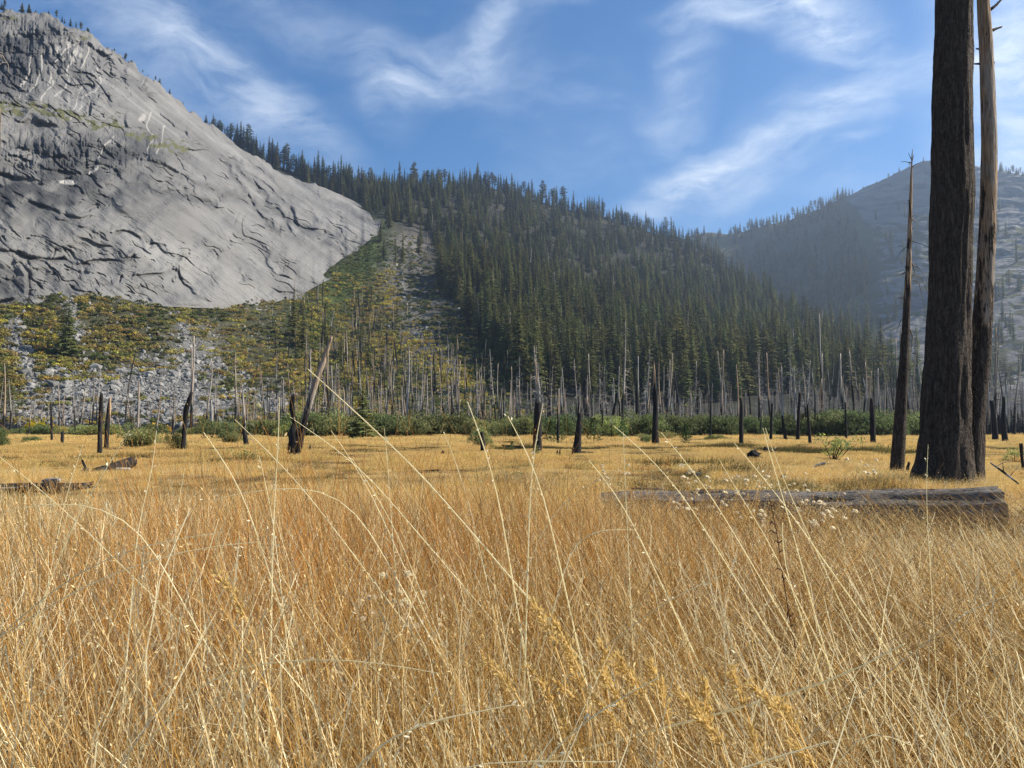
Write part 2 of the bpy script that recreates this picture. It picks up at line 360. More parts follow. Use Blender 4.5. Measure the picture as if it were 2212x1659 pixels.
FS = [(1250, 640), (1350, 560), (1450, 530), (1500, 508), (1600, 502), (1650, 488), (1700, 472), (1800, 437), (1850, 415), (1900, 388), (1940, 370), (1990, 354), (2060, 352), (2120, 362), (2212, 384), (2500, 380), (3000, 300)]
FD = [(1250, 2000), (1500, 2100), (1700, 1950), (1990, 1600), (2212, 1350), (3000, 700)]
FB = [(1250, 900), (1600, 800), (1900, 560), (2212, 400), (2600, 300), (3000, 230)]
def far_pt(dx, dy):
    ys = pl(dx, FS); t = np.clip((922 - dy) / (922 - ys), 0, 1); d = pl(dx, FB) + (pl(dx, FD) - pl(dx, FB)) * t ** .85
    p = P(dx, dy, d); p[..., 2] += sst(0, .1, t) * (fbm(p[..., 0] / 90, p[..., 1] / 90, 5, 8) - .5) * 26
    return p
DT = [(-600, -150), (-200, -20), (0, 18), (60, 25), (130, 42), (200, 80), (260, 120), (330, 172), (400, 232), (450, 265), (500, 303), (560, 342), (620, 380), (700, 402), (760, 430), (815, 462), (822, 466)]
DBD = [(-600, 250), (0, 330), (400, 395), (650, 500), (740, 600), (822, 780)]
DTD = [(-600, 420), (0, 560), (300, 640), (500, 760), (620, 850), (822, 930)]

def bands(x, y, L):
    s = np.zeros(np.shape(x))
    for pts, w in L:
        s = np.maximum(s, np.exp(-(seg_dist(x, y, pts)[0] / w) ** 2))
    return s
ROCKB = [([(395, 715), (430, 800)], 14), ([(430, 780), (330, 840)], 52), ([(140, 850), (300, 830), (430, 840)], 48), ([(120, 890), (480, 880)], 36), ([(525, 800), (530, 870)], 12),
         ([(560, 860), (600, 880)], 30), ([(30, 700), (60, 800), (80, 900)], 16), ([(150, 660), (170, 720)], 12), ([(0, 890), (90, 900)], 24)]
ROCKC = [([(850, 580), (880, 650), (920, 740), (990, 860)], 42), ([(880, 640), (960, 640)], 40)]
GULLY = [([(810, 512), (790, 560), (760, 600), (700, 650), (660, 700)], 48)]
YEL = [([(900, 730), (960, 800), (1010, 840)], 34), ([(830, 600), (850, 650)], 20)]
def rock_amount(x, y): return np.clip(bands(x, y, ROCKB) * 1.0 + .5 * bands(x, y, ROCKC), 0, 1)
def forest_edge(y): return np.interp(y, [380, 420, 470, 500, 560, 620, 700, 800, 870], [380, 380, 830, 890, 935, 950, 1010, 1090, 1130])

def grid(name, mat, U, V, f, cf, back=0, kind='structure', label=None):
    """a land form as one sheet: columns U, rows V (0 bottom .. 1 top), closed behind the skyline"""
    uu, vv = np.meshgrid(U, V, indexing='ij'); p = f(uu, vv); c = cf(uu, vv, p)
    if back:
        top = p[:, -1]; ex = []; ec = []
        for k in range(1, back + 1):
            q = top.copy(); q[:, 1] += 12 * k * k; q[:, 0] *= q[:, 1] / top[:, 1]; q[:, 2] -= 3.0 * k * k + 2; ex.append(q[:, None]); ec.append(c[:, -1:])
        p = np.concatenate([p] + ex, 1); c = np.concatenate([c] + ec, 1)
    n, m_ = p.shape[:2]; i = np.arange(n - 1)[:, None] * m_; j = np.arange(m_ - 1)[None, :]
    q = np.stack([i + j, i + m_ + j, i + m_ + j + 1, i + j + 1], -1).reshape(-1, 4)
    mb = MB(); mb.add(p.reshape(-1, 3), q=q, c=c.reshape(-1, 3)); me = mb.mesh(name, mat, True)
    return link(name, me, kind=kind, label=label)

# ground: one sheet, finer near the camera
def gz(x, y):
    x = np.asarray(x, float); y = np.asarray(y, float); r = np.hypot(x, y)
    return (fbm(x / 7 + 9, y / 3.2 + 4, 3, 21) - .5) * .28 * sst(8, 18, r) * (1 - sst(110, 200, r))
gs = np.sinh(np.linspace(-6.6, 6.6, 260)) / np.sinh(6.6) * 3400
gy = np.concatenate([-np.geomspace(200, 1, 14), np.linspace(0, 60, 180)[0:], np.geomspace(61, 3400, 120)])
xx, yy = np.meshgrid(gs, gy, indexing='ij')
SHADE_BANDS = [(750, 1650, 967, 4.5), (1640, 2010, 978, 7), (1380, 1560, 1007, 6), (0, 350, 996, 3.5), (430, 760, 1002, 2.5), (2100, 2212, 968, 8), (480, 760, 1038, 5), (0, 180, 1075, 10), (1000, 1250, 1040, 3), (1450,1650,1030,4)]  # bands where the shade of the creek banks is painted in
def hollow_shade(x, y):
    """shallow creek-bed hollows; their shade is painted as dark ground and dark tufts"""
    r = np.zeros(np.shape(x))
    for a, b, yl, w in SHADE_BANDS:
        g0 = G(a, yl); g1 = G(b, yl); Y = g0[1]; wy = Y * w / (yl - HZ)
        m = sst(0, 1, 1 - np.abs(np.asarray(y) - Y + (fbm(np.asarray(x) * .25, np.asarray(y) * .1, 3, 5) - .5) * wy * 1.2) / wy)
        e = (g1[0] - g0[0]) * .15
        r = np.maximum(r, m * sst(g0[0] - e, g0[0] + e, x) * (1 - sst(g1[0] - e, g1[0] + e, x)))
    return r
def ground_col(u, v, p):
    x, y = p[..., 0], p[..., 1]; r = np.hypot(x, y)
    return np.stack([sst(105, 125, y + (fbm(x / 9, y / 9, 3, 4) - .5) * 14), sst(.25, .7, hollow_shade(x, y)), r * 0], -1)
def gfun(u, v):
    z = gz(u, v) - hollow_shade(u, v) * .18
    return np.stack([u, v, z], -1)
mb = MB(); p = gfun(xx, yy); n, m_ = p.shape[:2]; i = np.arange(n - 1)[:, None] * m_; j = np.arange(m_ - 1)[None, :]
mb.add(p.reshape(-1, 3), q=np.stack([i + j, i + m_ + j, i + m_ + j + 1, i + j + 1], -1).reshape(-1, 4), c=ground_col(0, 0, p).reshape(-1, 3))
link('ground', mb.mesh('ground', M_GROUND, True), kind='structure', label='dry straw-coloured meadow floor running back to the burnt forest')

# near hill with talus slope
def nh_f(u, v):
    ys = pl(u, NS); dy = 921 + (ys - 921) * v; p = near_pt(u, np.minimum(dy, 918.9)); p[..., 2] = np.where(v < .001, -1.5, p[..., 2]); return p
def nh_c(u, v, p):
    ys = pl(u, NS); dy = 921 + (ys - 921) * v
    rk = rock_amount(u, dy) * (.6 + .8 * fbm(p[..., 0] / 12, p[..., 1] / 12 + p[..., 2] / 9, 4, 9)); rk = np.clip(rk, 0, 1)[..., None]
    slab = (np.exp(-(((u - 885) / 42) ** 2 + ((dy - 520) / 26) ** 2)) + .8 * np.exp(-(((u - 900) / 50) ** 2 + ((dy - 575) / 18) ** 2)) + .5 * np.exp(-(((u - 1640) / 50) ** 2 + ((dy - 815) / 16) ** 2)))[..., None]
    soil = np.array([.048, .048, .036]); tal = np.array([.07, .07, .04])
    k = (sst(0, 1, (forest_edge(dy) - u) / 120) * sst(560, 640, dy))[..., None]
    c = soil * (1 - k) + tal * k
    c = c * (1 - rk) + np.array([.22, .22, .22]) * rk
    gl = bands(u, dy, GULLY)[..., None]; c = c * (1 - gl) + np.array([.05, .07, .025]) * gl
    return c * (1 - np.clip(slab, 0, 1)) + np.array([.16, .15, .145]) * np.clip(slab, 0, 1)
grid('hill', M_FLOOR, np.linspace(-600, 2300, 480), np.linspace(0, 1, 170), nh_f, nh_c, back=8, label='forested ridge with the talus slope below the cliff')

# far hill on the right with its bare granite top
def fh_f(u, v):
    ys = pl(u, FS); dy = 922 + (ys - 922) * v; p = far_pt(u, dy)
    k = (ridged(u / 60 + dy / 120, dy / 9, 4, 31) - .55) * 16 * sst(1750, 1950, u) * sst(0.05, .2, v) * sst(0, .04, 1 - v + .02)
    p[..., 1] -= k; return p
def fh_c(u, v, p):
    ys = pl(u, FS); dy = 922 + (ys - 922) * v
    g = sst(0, 90, u - np.interp(dy, [350, 420, 480, 560, 700, 900], [1700, 1770, 1830, 1850, 1850, 1900])) 
    n = fbm(u / 26, dy / 7, 5, 77); top = sst(60, 130, dy - ys)
    plants = np.clip((1 - g) * 1.2 + g * top * sst(.50, .62, n) + .0, 0, 1)
    dark = sst(.56, .7, fbm(u / 60 + dy / 40, dy / 6, 4, 55)) * .6
    return np.stack([dark, plants, 0 * u], -1)
M_ROCK2 = m_rock('hazy granite', light=(.25, .24, .23), s=.012, bd=2.5)
grid('far_hill', M_ROCK2, np.linspace(1250, 3000, 420), np.linspace(0, 1, 230), fh_f, fh_c, back=8, label='distant granite hill in shade beyond the trunks')

# granite dome: cracks and ledges are cut into the sheet
# polyline, width, depth (m), kind: 'l' overhanging ledge (step), 'c' crack, plants, dark
LEDGE = [([(-60, 215), (40, 232), (130, 250), (250, 275), (330, 300), (400, 320)], 14, 9, 1.0, .1),
         ([(60, 262), (150, 300), (240, 330), (330, 352), (420, 400), (520, 430), (620, 470), (700, 505), (770, 545)], 9, 10, .25, .6),
         ([(220, 360), (300, 400), (360, 420), (460, 440)], 8, 10, .2, .8), ([(-60, 370), (30, 390), (80, 400)], 6, 8, 0, .6),
         ([(60, 440), (120, 455), (190, 470)], 5, 7, 0, .5), ([(-20, 545), (90, 560), (150, 568), (240, 560), (290, 548)], 5, 8, .1, .5),
         ([(480, 350), (510, 400), (540, 440), (575, 480), (590, 500)], 5, 10, 0, .7), ([(495, 345), (530, 385), (570, 425), (600, 460), (620, 495)], 5, 9, 0, .7), ([(515, 350), (560, 395), (600, 430), (640, 480)], 4, 8, 0, .5),
         ([(380, 600), (390, 560), (400, 620), (440, 640)], 4, 7, .1, .5), ([(300, 590), (390, 592), (410, 610)], 4, 6, 0, .5),
         ([(565, 530), (580, 560), (600, 590), (625, 600)], 4, 6, 0, .5), ([(250, 500), (320, 520), (360, 530)], 4, 7, 0, .6), ([(130, 470), (230, 510)], 3, 5, 0, .3),
         ([(640, 380), (700, 430), (780, 470), (815, 480)], 5, 6, .2, .5), ([(440, 270), (520, 330), (600, 400), (690, 470)], 4, 4, 0, .3), ([(360, 250), (420, 310), (500, 370)], 4, 5, 0, .3),
         ([(-40, 90), (40, 80), (110, 70), (190, 110), (260, 150), (320, 200)], 10, 9, .3, .5), ([(0, 40), (90, 58), (160, 75), (230, 130)], 6, 8, .4, .6),
         ([(0, 310), (80, 330), (170, 352)], 6, 8, 0, .5), ([(20, 340), (100, 365), (200, 385)], 4, 6, 0, .4), ([(700, 520), (740, 540), (770, 560)], 6, 5, .3, .7), ([(0, 655), (60, 640), (70, 590), (50, 570)], 5, 8, 0, .6)]
VEIN = [[(140, 95), (120, 150), (100, 190)], [(165, 100), (150, 160), (125, 215)], [(190, 95), (170, 150)], [(60, 110), (50, 170), (40, 210)], [(90, 105), (75, 180), (60, 225)], [(215, 150), (200, 200), (170, 240)], [(330, 240), (320, 300), (325, 345)], [(360, 270), (350, 330)], [(195, 380), (210, 340), (240, 300)], [(110, 180), (95, 230)], [(180, 190), (150, 260)]]
NU, NV = 700, 470
DU = np.concatenate([np.linspace(-600, -30, 60), np.linspace(-28, 822, NU - 60)]); DV = np.linspace(0, 1, NV)
def dm_xy(u, v):
    yb = pl(u, DB) + 9; yt = pl(u, DT); return yb + (yt - yb) * v
def dm_f(u, v):
    dy = dm_xy(u, v); ybs = pls(u, DB, 70); yts = pls(u, DT, 30); vs = np.clip((ybs - dy) / np.maximum(ybs - yts, 8), -.3, 1.1); g = .55 * vs + .45 * np.maximum(vs, 0) ** 3
    d = pls(u, DBD, 60) + (pls(u, DTD, 60) - pls(u, DBD, 60)) * g
    sc = d / 500.0
    wx = u + 12 * (noise2(u / 30, dy / 30, 1) - .5) * 2 + 1.6 * (noise2(u / 7, dy / 7, 2) - .5) * 2; wy = dy + 9 * (noise2(u / 34, dy / 34, 3) - .5) * 2 + 1.4 * (noise2(u / 8, dy / 8, 4) - .5) * 2
    off = np.zeros_like(d)
    for pts, w, dep, pn, dk in LEDGE:
        dd, sg = seg_dist(wx, wy, pts)
        lk = sst(.30, .55, fbm(u / 26, dy / 26, 2, 17 + int(w * 3))); off += lk * dep * .42 * np.exp(-(dd / w / .8) ** 2) - lk * dep * .40 * np.exp(-((sg - w * 1.6) / (w * 1.6)) ** 2) * (np.abs(sg) >= dd * .9)
    # exfoliation plates: slabs stepping down to the right
    a = (u * .85 + dy * .53); b = (-u * .53 + dy * .85); pk = .35 + .9 * sst(.42, .6, fbm(u / 90, dy / 60, 2, 93))
    pl1 = ridged(a / 130 + noise2(u / 60, dy / 60, 6) * 1.2, b / 34 + noise2(u / 50, dy / 50, 16), 2, 41); pl2 = ridged(a / 60, b / 15 + noise2(u / 20, dy / 20, 8), 2, 43); pl3 = noise2(a / 16, b / 3.2, 44)
    st = (sst(.84, .92, pl1) * 2.6 + sst(.85, .91, pl2) * 2.0 + sst(.84, .93, ridged(a / 30, b / 6 + noise2(u / 15, dy / 15, 28), 2, 47)) * .8) * pk
    top = sst(420, 120, dy) * .8 + .35
    off += st * (0.7 + top * .6) + (pl3 - .5) * .5 * top + (fbm(u / 70, dy / 55, 3, 12) - .5) * 22 + (fbm(u / 9, dy / 7, 3, 13) - .5) * 1.6 * top
    rough = np.exp(-(((u - 40) / 170) ** 2 + ((dy - 110) / 75) ** 2)) + .7 * np.exp(-(((u - 170) / 200) ** 2 + ((dy - 330) / 50) ** 2))
    off += rough * (ridged(u / 12, dy / 22, 4, 61) - .6) * 16
    edge = sst(0, .03, v) * sst(0, .02, 1 - v); edge = .15 + .85 * edge
    p = P(u, dy, d + off * sc * edge)
    p[..., 2] += (noise2(u / 5, dy * 0, 9) - .5) * 2 * sst(.985, 1, v) + (noise2(u / 17, dy * 0, 19) - .5) * 6 * sst(.985, 1, v)
    return p
def dm_c(u, v, p):
    dy = dm_xy(u, v); wx = u + 12 * (noise2(u / 30, dy / 30, 1) - .5) * 2 + 1.6 * (noise2(u / 7, dy / 7, 2) - .5) * 2; wy = dy + 9 * (noise2(u / 34, dy / 34, 3) - .5) * 2 + 1.4 * (noise2(u / 8, dy / 8, 4) - .5) * 2
    dk = np.zeros_like(u); pn = np.zeros_like(u)
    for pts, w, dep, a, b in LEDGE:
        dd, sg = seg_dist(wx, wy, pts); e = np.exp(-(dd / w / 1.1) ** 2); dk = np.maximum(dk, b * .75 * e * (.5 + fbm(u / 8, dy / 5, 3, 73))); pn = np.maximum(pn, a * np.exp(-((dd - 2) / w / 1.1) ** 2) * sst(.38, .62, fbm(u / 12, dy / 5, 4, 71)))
    n = fbm(u / 34, dy / 24, 5, 81)
    lich = 1.25 * (.75 * np.exp(-(((u - 10) / 150) ** 2 + ((dy - 120) / 70) ** 2)) + .55 * np.exp(-(((u - 200) / 190) ** 2 + ((dy - 330) / 50) ** 2)) + .45 * np.exp(-(((u - 60) / 260) ** 2 + ((dy - 420) / 60) ** 2)) + .5 * np.exp(-((u - 30) / 60) ** 2 - ((dy - 620) / 35) ** 2))
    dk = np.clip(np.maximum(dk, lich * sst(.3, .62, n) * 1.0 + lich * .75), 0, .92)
    pn = np.clip(pn + sst(.06, 0, 1 - v) * (u < 420) * .45 * sst(.4, .6, fbm(u / 14, dy / 8, 3, 91)), 0, 1)
    vn = np.zeros_like(u)
    for pts in VEIN:
        vn = np.maximum(vn, .6 * np.exp(-(seg_dist(wx, wy, pts)[0] / 1.5) ** 2))
    vn = np.maximum(vn, .7 * np.exp(-(((u - 150) / 38) ** 2 + ((dy - 110) / 22) ** 2)) * sst(.45, .6, fbm(u / 7, dy / 12, 3, 5)))
    vn = np.maximum(vn, .8 * sst(1, .6, np.hypot((wx - 152) / 20, (wy - 395) / 6))); vn = np.maximum(vn, .45 * sst(1, .5, np.hypot((wx - 310) / 11, (wy - 252) / 14)))
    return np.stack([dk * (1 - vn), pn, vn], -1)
grid('cliff', M_ROCK, DU, DV, dm_f, dm_c, back=6, label='pale granite dome with ledges and cracks on the left')

# ------------------------------------------------------------------ prototypes kept outside the scene, for instancing masses
def proto_col(name, meshes):
    c = bpy.data.collections.new(name)
    for k, m in enumerate(meshes):
        o = bpy.data.objects.new('%s.%03d' % (name, k + 1), m); c.objects.link(o)
    return c
def scatter(name, pts, rot, scl, idx, pc, label=None, cat=None):
    pts = np.asarray(pts, float); n = len(pts)
    m = bpy.data.meshes.new(name); m.vertices.add(n); m.vertices.foreach_set('co', pts.astype(np.float32).ravel())
    a = m.attributes.new('turn', 'FLOAT_VECTOR', 'POINT'); a.data.foreach_set('vector', np.asarray(rot, np.float32).ravel())
    a = m.attributes.new('size', 'FLOAT_VECTOR', 'POINT'); s = np.asarray(scl, np.float32); s = np.repeat(s[:, None], 3, 1) if s.ndim == 1 else s; a.data.foreach_set('vector', s.ravel())
    a = m.attributes.new('pick', 'INT', 'POINT'); a.data.foreach_set('value', np.asarray(idx, np.int32))
    o = link(name, m, kind='stuff', label=label, cat=cat)
    g = bpy.data.node_groups.new(name + '_spread', 'GeometryNodeTree')
    g.interface.new_socket('Geometry', in_out='INPUT', socket_type='NodeSocketGeometry'); g.interface.new_socket('Geometry', in_out='OUTPUT', socket_type='NodeSocketGeometry')
    i = g.nodes.new('NodeGroupInput'); u = g.nodes.new('NodeGroupOutput'); ip = g.nodes.new('GeometryNodeInstanceOnPoints'); ci = g.nodes.new('GeometryNodeCollectionInfo')
    ci.inputs['Collection'].default_value = pc; ci.inputs['Separate Children'].default_value = True; ci.inputs['Reset Children'].default_value = True
    def na(t, nm):
        x = g.nodes.new('GeometryNodeInputNamedAttribute'); x.data_type = t; x.inputs['Name'].default_value = nm; return x.outputs[0]
    g.links.new(i.outputs[0], ip.inputs['Points']); g.links.new(ci.outputs[0], ip.inputs['Instance']); ip.inputs['Pick Instance'].default_value = True
    g.links.new(na('INT', 'pick'), ip.inputs['Instance Index']); g.links.new(na('FLOAT_VECTOR', 'turn'), ip.inputs['Rotation']); g.links.new(na('FLOAT_VECTOR', 'size'), ip.inputs['Scale'])
    g.links.new(ip.outputs[0], u.inputs[0])
    md = o.modifiers.new('spread', 'NODES'); md.node_group = g
    return o

# ------------------------------------------------------------------ conifers
def conifer(kind, seed):
    """returns trunk and crown builders for a conifer 1 unit tall"""
    r = np.random.default_rng(seed); tr = MB(); cr = MB()
    rad, bare, lv, nb, pw, droop = {'fir': (.16, .10, 30, 8, .85, .25), 'slim': (.105, .08, 34, 7, .7, .3), 'pine': (.20, .28, 20, 7, .55, .05), 'broad': (.23, .08, 24, 8, .95, .2), 'old': (.17, .40, 18, 6, .45, .1)}[kind]
    rad *= r.uniform(.9, 1.1)
    tr.tube([(0, 0, -.02), (.0, 0, .3), (r.normal() * .004, r.normal() * .004, .7), (0, 0, .985)], [.014, .011, .006, .001], 6, c=(.25, .3, 0))
    for i in range(lv):
        t = bare + (1 - bare) * (i / (lv - 1)) ** .95
        s = (1 - t) / (1 - bare)
        L0 = rad * (s ** pw) * (1 if kind in ('fir', 'slim', 'broad') else (0.75 + .5 * math.sin(min(1, s * 1.3) * math.pi))) + .006
        if r.random() < .12: L0 *= .55
        for b in range(nb):
            az_ = 2 * math.pi * (b + r.random()) / nb; L = L0 * r.uniform(.55, 1.2)
            if kind in ('pine', 'old') and r.random() < .2: continue
            z0 = t + r.normal() * .008
            d = np.array([math.cos(az_), math.sin(az_), 0]); sd = np.array([-d[1], d[0], 0])
            K = 4; V = []; T = []
            up = r.uniform(-.05, .12) + (.25 if t > .85 else 0)
            for k in range(K):
                f0 = .12 + .88 * k / K; f1 = .12 + .88 * (k + 1.25) / K
                w = L * .30 * math.sin(math.pi * min(.95, (k + .8) / (K + .3))) + .004
                zc = lambda f: z0 + L * (up * f - droop * f * f)
                base = d * L * f0; tip = d * L * min(f1, 1.12)
                for sgn in (-1, 1):
                    a0 = base + [0, 0, zc(f0) + .004]; a1 = base + sd * sgn * w * r.uniform(.8, 1.3) + d * L * .12 + [0, 0, zc(f0) - w * r.uniform(.1, .6)]; a2 = tip + [0, 0, zc(f1)]
                    n0 = len(V); V += [a0, a1, a2]; T.append((n0, n0 + 1, n0 + 2))
                # hanging sprays
                a0 = base + [0, 0, zc(f0)]; a1 = tip + [0, 0, zc(f1)]; a2 = (base + tip) / 2 + sd * r.normal() * w * .3 + [0, 0, zc(f0) - L * r.uniform(.10, .26)]
                n0 = len(V); V += [a0, a1, a2]; T.append((n0, n0 + 1, n0 + 2))
            g = r.uniform(.7, 1.25); ye = r.uniform(0, 1)
            cr.add(V, t=T, c=np.array([.115 + .045 * ye, .135 + .02 * ye, .050]) * g)
    return tr, cr
CK = ['fir', 'slim', 'pine', 'broad', 'slim', 'old', 'fir']
CON = [conifer(k, 100 + i) for i, k in enumerate(CK)]
CON_T = [t.mesh('conifer_trunk', M_SNAG) for t, c in CON]; CON_C = [c.mesh('conifer_crown', M_NEEDLE) for t, c in CON]
def merged(a, b, ma, mb_, name):
    x = MB()
    for s, mi in ((a, 0), (b, 1)):
        off = 0
        v = np.vstack(s.v); c = np.vstack(s.c); x.add(v, q=np.vstack(s.q) if s.q else None, t=np.vstack(s.t) if s.t else None, c=c, mi=mi)
    return x.mesh(name, [ma, mb_])
PC_CON = proto_col('conifer', [merged(t, c, M_SNAG, M_NEEDLE, 'conifer') for t, c in CON])

LM = [(-60, 'left edge'), (222, 'paired charred posts'), (297, 'big rounded bush'), (402, 'bent black snag'), (530, 'drooping dead tree'), (650, 'long leaning snag'), (783, 'lone dark fir'), (1043, 'short meadow stump'), (1162, 'fat charred stump'), (1250, 'fork-topped snag'),
      (1415, 'tallest black snag'), (1601, 'lone charred pole'), (1704, 'white dead trees'), (1885, 'stout charred pole'), (1950, 'tapering trunk'), (2050, 'thickest trunk'), (2160, 'right-edge snags'), (2300, 'right edge')]
def where(x):
    for (a, na_), (b, nb_) in zip(LM[:-1], LM[1:]):
        if x < b: return 'between the %s and %s' % (na_, nb_) if 0 < LM.index((a, na_)) < len(LM) - 2 else ('left of the %s' % nb_ if a < 0 else 'right of the %s' % na_)
    return 'at the right edge'
def plan_x(p): return 1106 + F * p[0] / (p[1] * math.cos(TH) + (p[2] - CAMZ) * math.sin(TH))
def plan_y(p): return 829.5 - F * ((p[2] - CAMZ) * math.cos(TH) - p[1] * math.sin(TH)) / (p[1] * math.cos(TH) + (p[2] - CAMZ) * math.sin(TH))
T_pts = []; T_h = []; T_k = []; T_g = []
def put_tree(p, h, k, g): T_pts.append(np.array(p)); T_h.append(h); T_k.append(k); T_g.append(g)
# central forest: jittered over the slope
def fill(n, x0, x1, y0, y1, dens, ptf, hf, kf, g):
    c = 0; tries = 0
    while c < n and tries < n * 40:
        tries += 1
        x = random.uniform(x0, x1); y = random.uniform(y0, y1)
        if random.random() > dens(x, y): continue
        p = ptf(x, y); put_tree(p, hf(x, y), kf(x, y), g); c += 1
def d_near(x, y):
    ys = pl(x, NS)
    if y < ys + 2 or y > 868: return 0
    if x < float(forest_edge(y)): return 0
    if x < 822 and y > pl(x, DT) + 10 and x > -100 and y > 400: return 0
    cl = float(fbm(x / 45, y / 35, 3, 15))
    thin = 1.0
    if 845 < x < 950 and 490 < y < 600: return .22
    return (thin * (1.0 if cl > .36 else .7)) * float(sst(868, 800, y) * .8 + .2) * (.55 if (x > 1560 and 790 < y < 850 and x < 1720) else 1)
def h_near(x, y): return float(np.clip(random.gauss(22, 8), 8, 40)) * (.9 if y < 600 else 1.0)
fill(3500, 600, 2150, 400, 868, d_near, near_pt, h_near, lambda x, y: random.choice([0, 1, 2, 3, 4, 4, 6, 0]), 0)
# crest line of the ridge
x = 395.0
while x < 1560:
    ys = float(pl(x, NS)); p = near_pt(x, ys + 1.0 + random.random() * 5); put_tree(p, float(np.clip(random.gauss(27, 7), 10, 42)), random.choice([0, 1, 4, 1, 4, 2, 6, 5]), 1)
    x += random.uniform(2.5, 7.5)
for _ in range(260):
    x = random.uniform(395, 900); ys = float(pl(x, NS)); y = ys + random.uniform(2, 34) * (1 if x > 600 else .6)
    if x < 822 and y > pl(x, DT) + 4: continue
    put_tree(near_pt(x, y), random.uniform(18, 34), random.choice([0, 1, 4, 6]), 1)
# far hill
def d_far(x, y):
    ys = pl(x, FS)
    if y < ys + 1: return 0
    if x < 1550 and y > pl(x, NS) + 10: return 0
    e = np.interp(y, [350, 420, 480, 560, 700, 900], [1700, 1770, 1840, 1870, 1880, 1950])
    if x < e: return 1
    return .05 + .25 * (float(fbm(x / 30, y / 12, 3, 33)) > .62) if y > ys + 60 else .0
fill(1400, 1470, 2230, 400, 900, d_far, far_pt, lambda x, y: random.uniform(18, 32), lambda x, y: random.choice([0, 1, 4, 6, 2]), 2)
x = 1585.0
while x < 2230:
    s = 1.0 if x < 1840 else .55
    put_tree(far_pt(x, float(pl(x, FS)) + 1 + random.random() * 3), random.uniform(18, 34) * s * (1.15 if x > 2150 else 1), random.choice([0, 1, 2, 5, 6]), 2)
    x += random.uniform(3, 9) if x < 1840 else (random.uniform(10, 30) if x < 2150 else random.uniform(3, 6))
for _ in range(34):   # on the top edge of the dome
    x = random.uniform(-20, 400); put_tree(P(x, float(pl(x, DT)) + 2, float(pl(x, DTD)) + 3), random.uniform(3, 9), random.choice([2, 3, 5]), 3)
# trees on the talus and gully
for (x, y, h, k) in [(148, 760, 24, 3), (140, 745, 17, 2), (633, 740, 26, 1), (655, 755, 26, 4), (780, 770, 20, 2), (795, 800, 18, 4), (750, 770, 20, 1), (735, 800, 16, 2), (830, 800, 16, 3), (700, 745, 16, 3), (870, 560, 26, 1), (829, 562, 24, 1), (822, 520, 20, 4), (840, 490, 28, 0), (855, 568, 22, 4), (848, 462, 28, 6), (868, 476, 26, 0), (884, 468, 20, 3), (10, 905, 17, 2), (-8, 900, 15, 3), (25, 912, 12, 2), (905, 540, 20, 3)]:
    put_tree(near_pt(x, y), h, k, 4)
T_pts = np.array(T_pts); T_h = np.array(T_h); T_k = np.array(T_k); T_g = np.array(T_g)
app = T_h / T_pts[:, 1]
app = np.where(T_g == 4, 9, app)
order = np.argsort(-app); big = order[:290]; rest = order[290:]
LAB = {0: ('living dark green conifer in the forest on the lower slope of the central ridge', 'conifers of the living forest on the central slope'),
       1: ('narrow conifer on the crest of the central ridge against the sky', 'conifers along the ridge crest'),
       2: ('hazy conifer on the distant hill at the right', 'conifers on the distant hill'), 3: ('tiny conifer on the top edge of the granite dome', 'conifers on the dome edge'),
       4: ('green conifer standing alone between the foot of the granite dome and the forest', 'scattered conifers below the granite dome')}
roots = {}
spec_lab = {(148, 24): 'tall dark conifer alone in the middle of the shrubby talus slope below the dome', (140, 17): 'smaller conifer just left of the lone tall one on the talus slope'}
for n_, i in enumerate(big):
    k = int(T_k[i]); lab, grp = LAB[int(T_g[i])]
    if int(T_g[i]) in (0, 4):
        hgt = 'low' if plan_y(T_pts[i]) > 800 else ('halfway' if plan_y(T_pts[i]) > 700 else 'high')
        lab = '%s conifer %s on slope %s' % ({0: 'full', 1: 'slim', 2: 'open-crowned', 3: 'broad', 4: 'slim', 5: 'thin-topped', 6: 'full'}[k], hgt, where(plan_x(T_pts[i])))
    r0 = link('pine_tree', None, loc=T_pts[i], rot=(random.gauss(0, .012), random.gauss(0, .012), random.uniform(0, 6.28)), label=lab, cat='tree', group=grp)
    w = random.uniform(.85, 1.2); h = float(T_h[i]); r0.scale = (h * w, h * w, h)
    link('trunk', CON_T[k], parent=r0); link('crown', CON_C[k], parent=r0)
scatter('forest', T_pts[rest] - [0, 0, .5], np.stack([rng.normal(0, .015, len(rest)), rng.normal(0, .015, len(rest)), rng.uniform(0, 6.28, len(rest))], -1), np.stack([T_h[rest] * rng.uniform(.8, 1.25, len(rest))] * 2 + [T_h[rest]], -1), T_k[rest], PC_CON, label='mass of small far conifers covering the ridges')

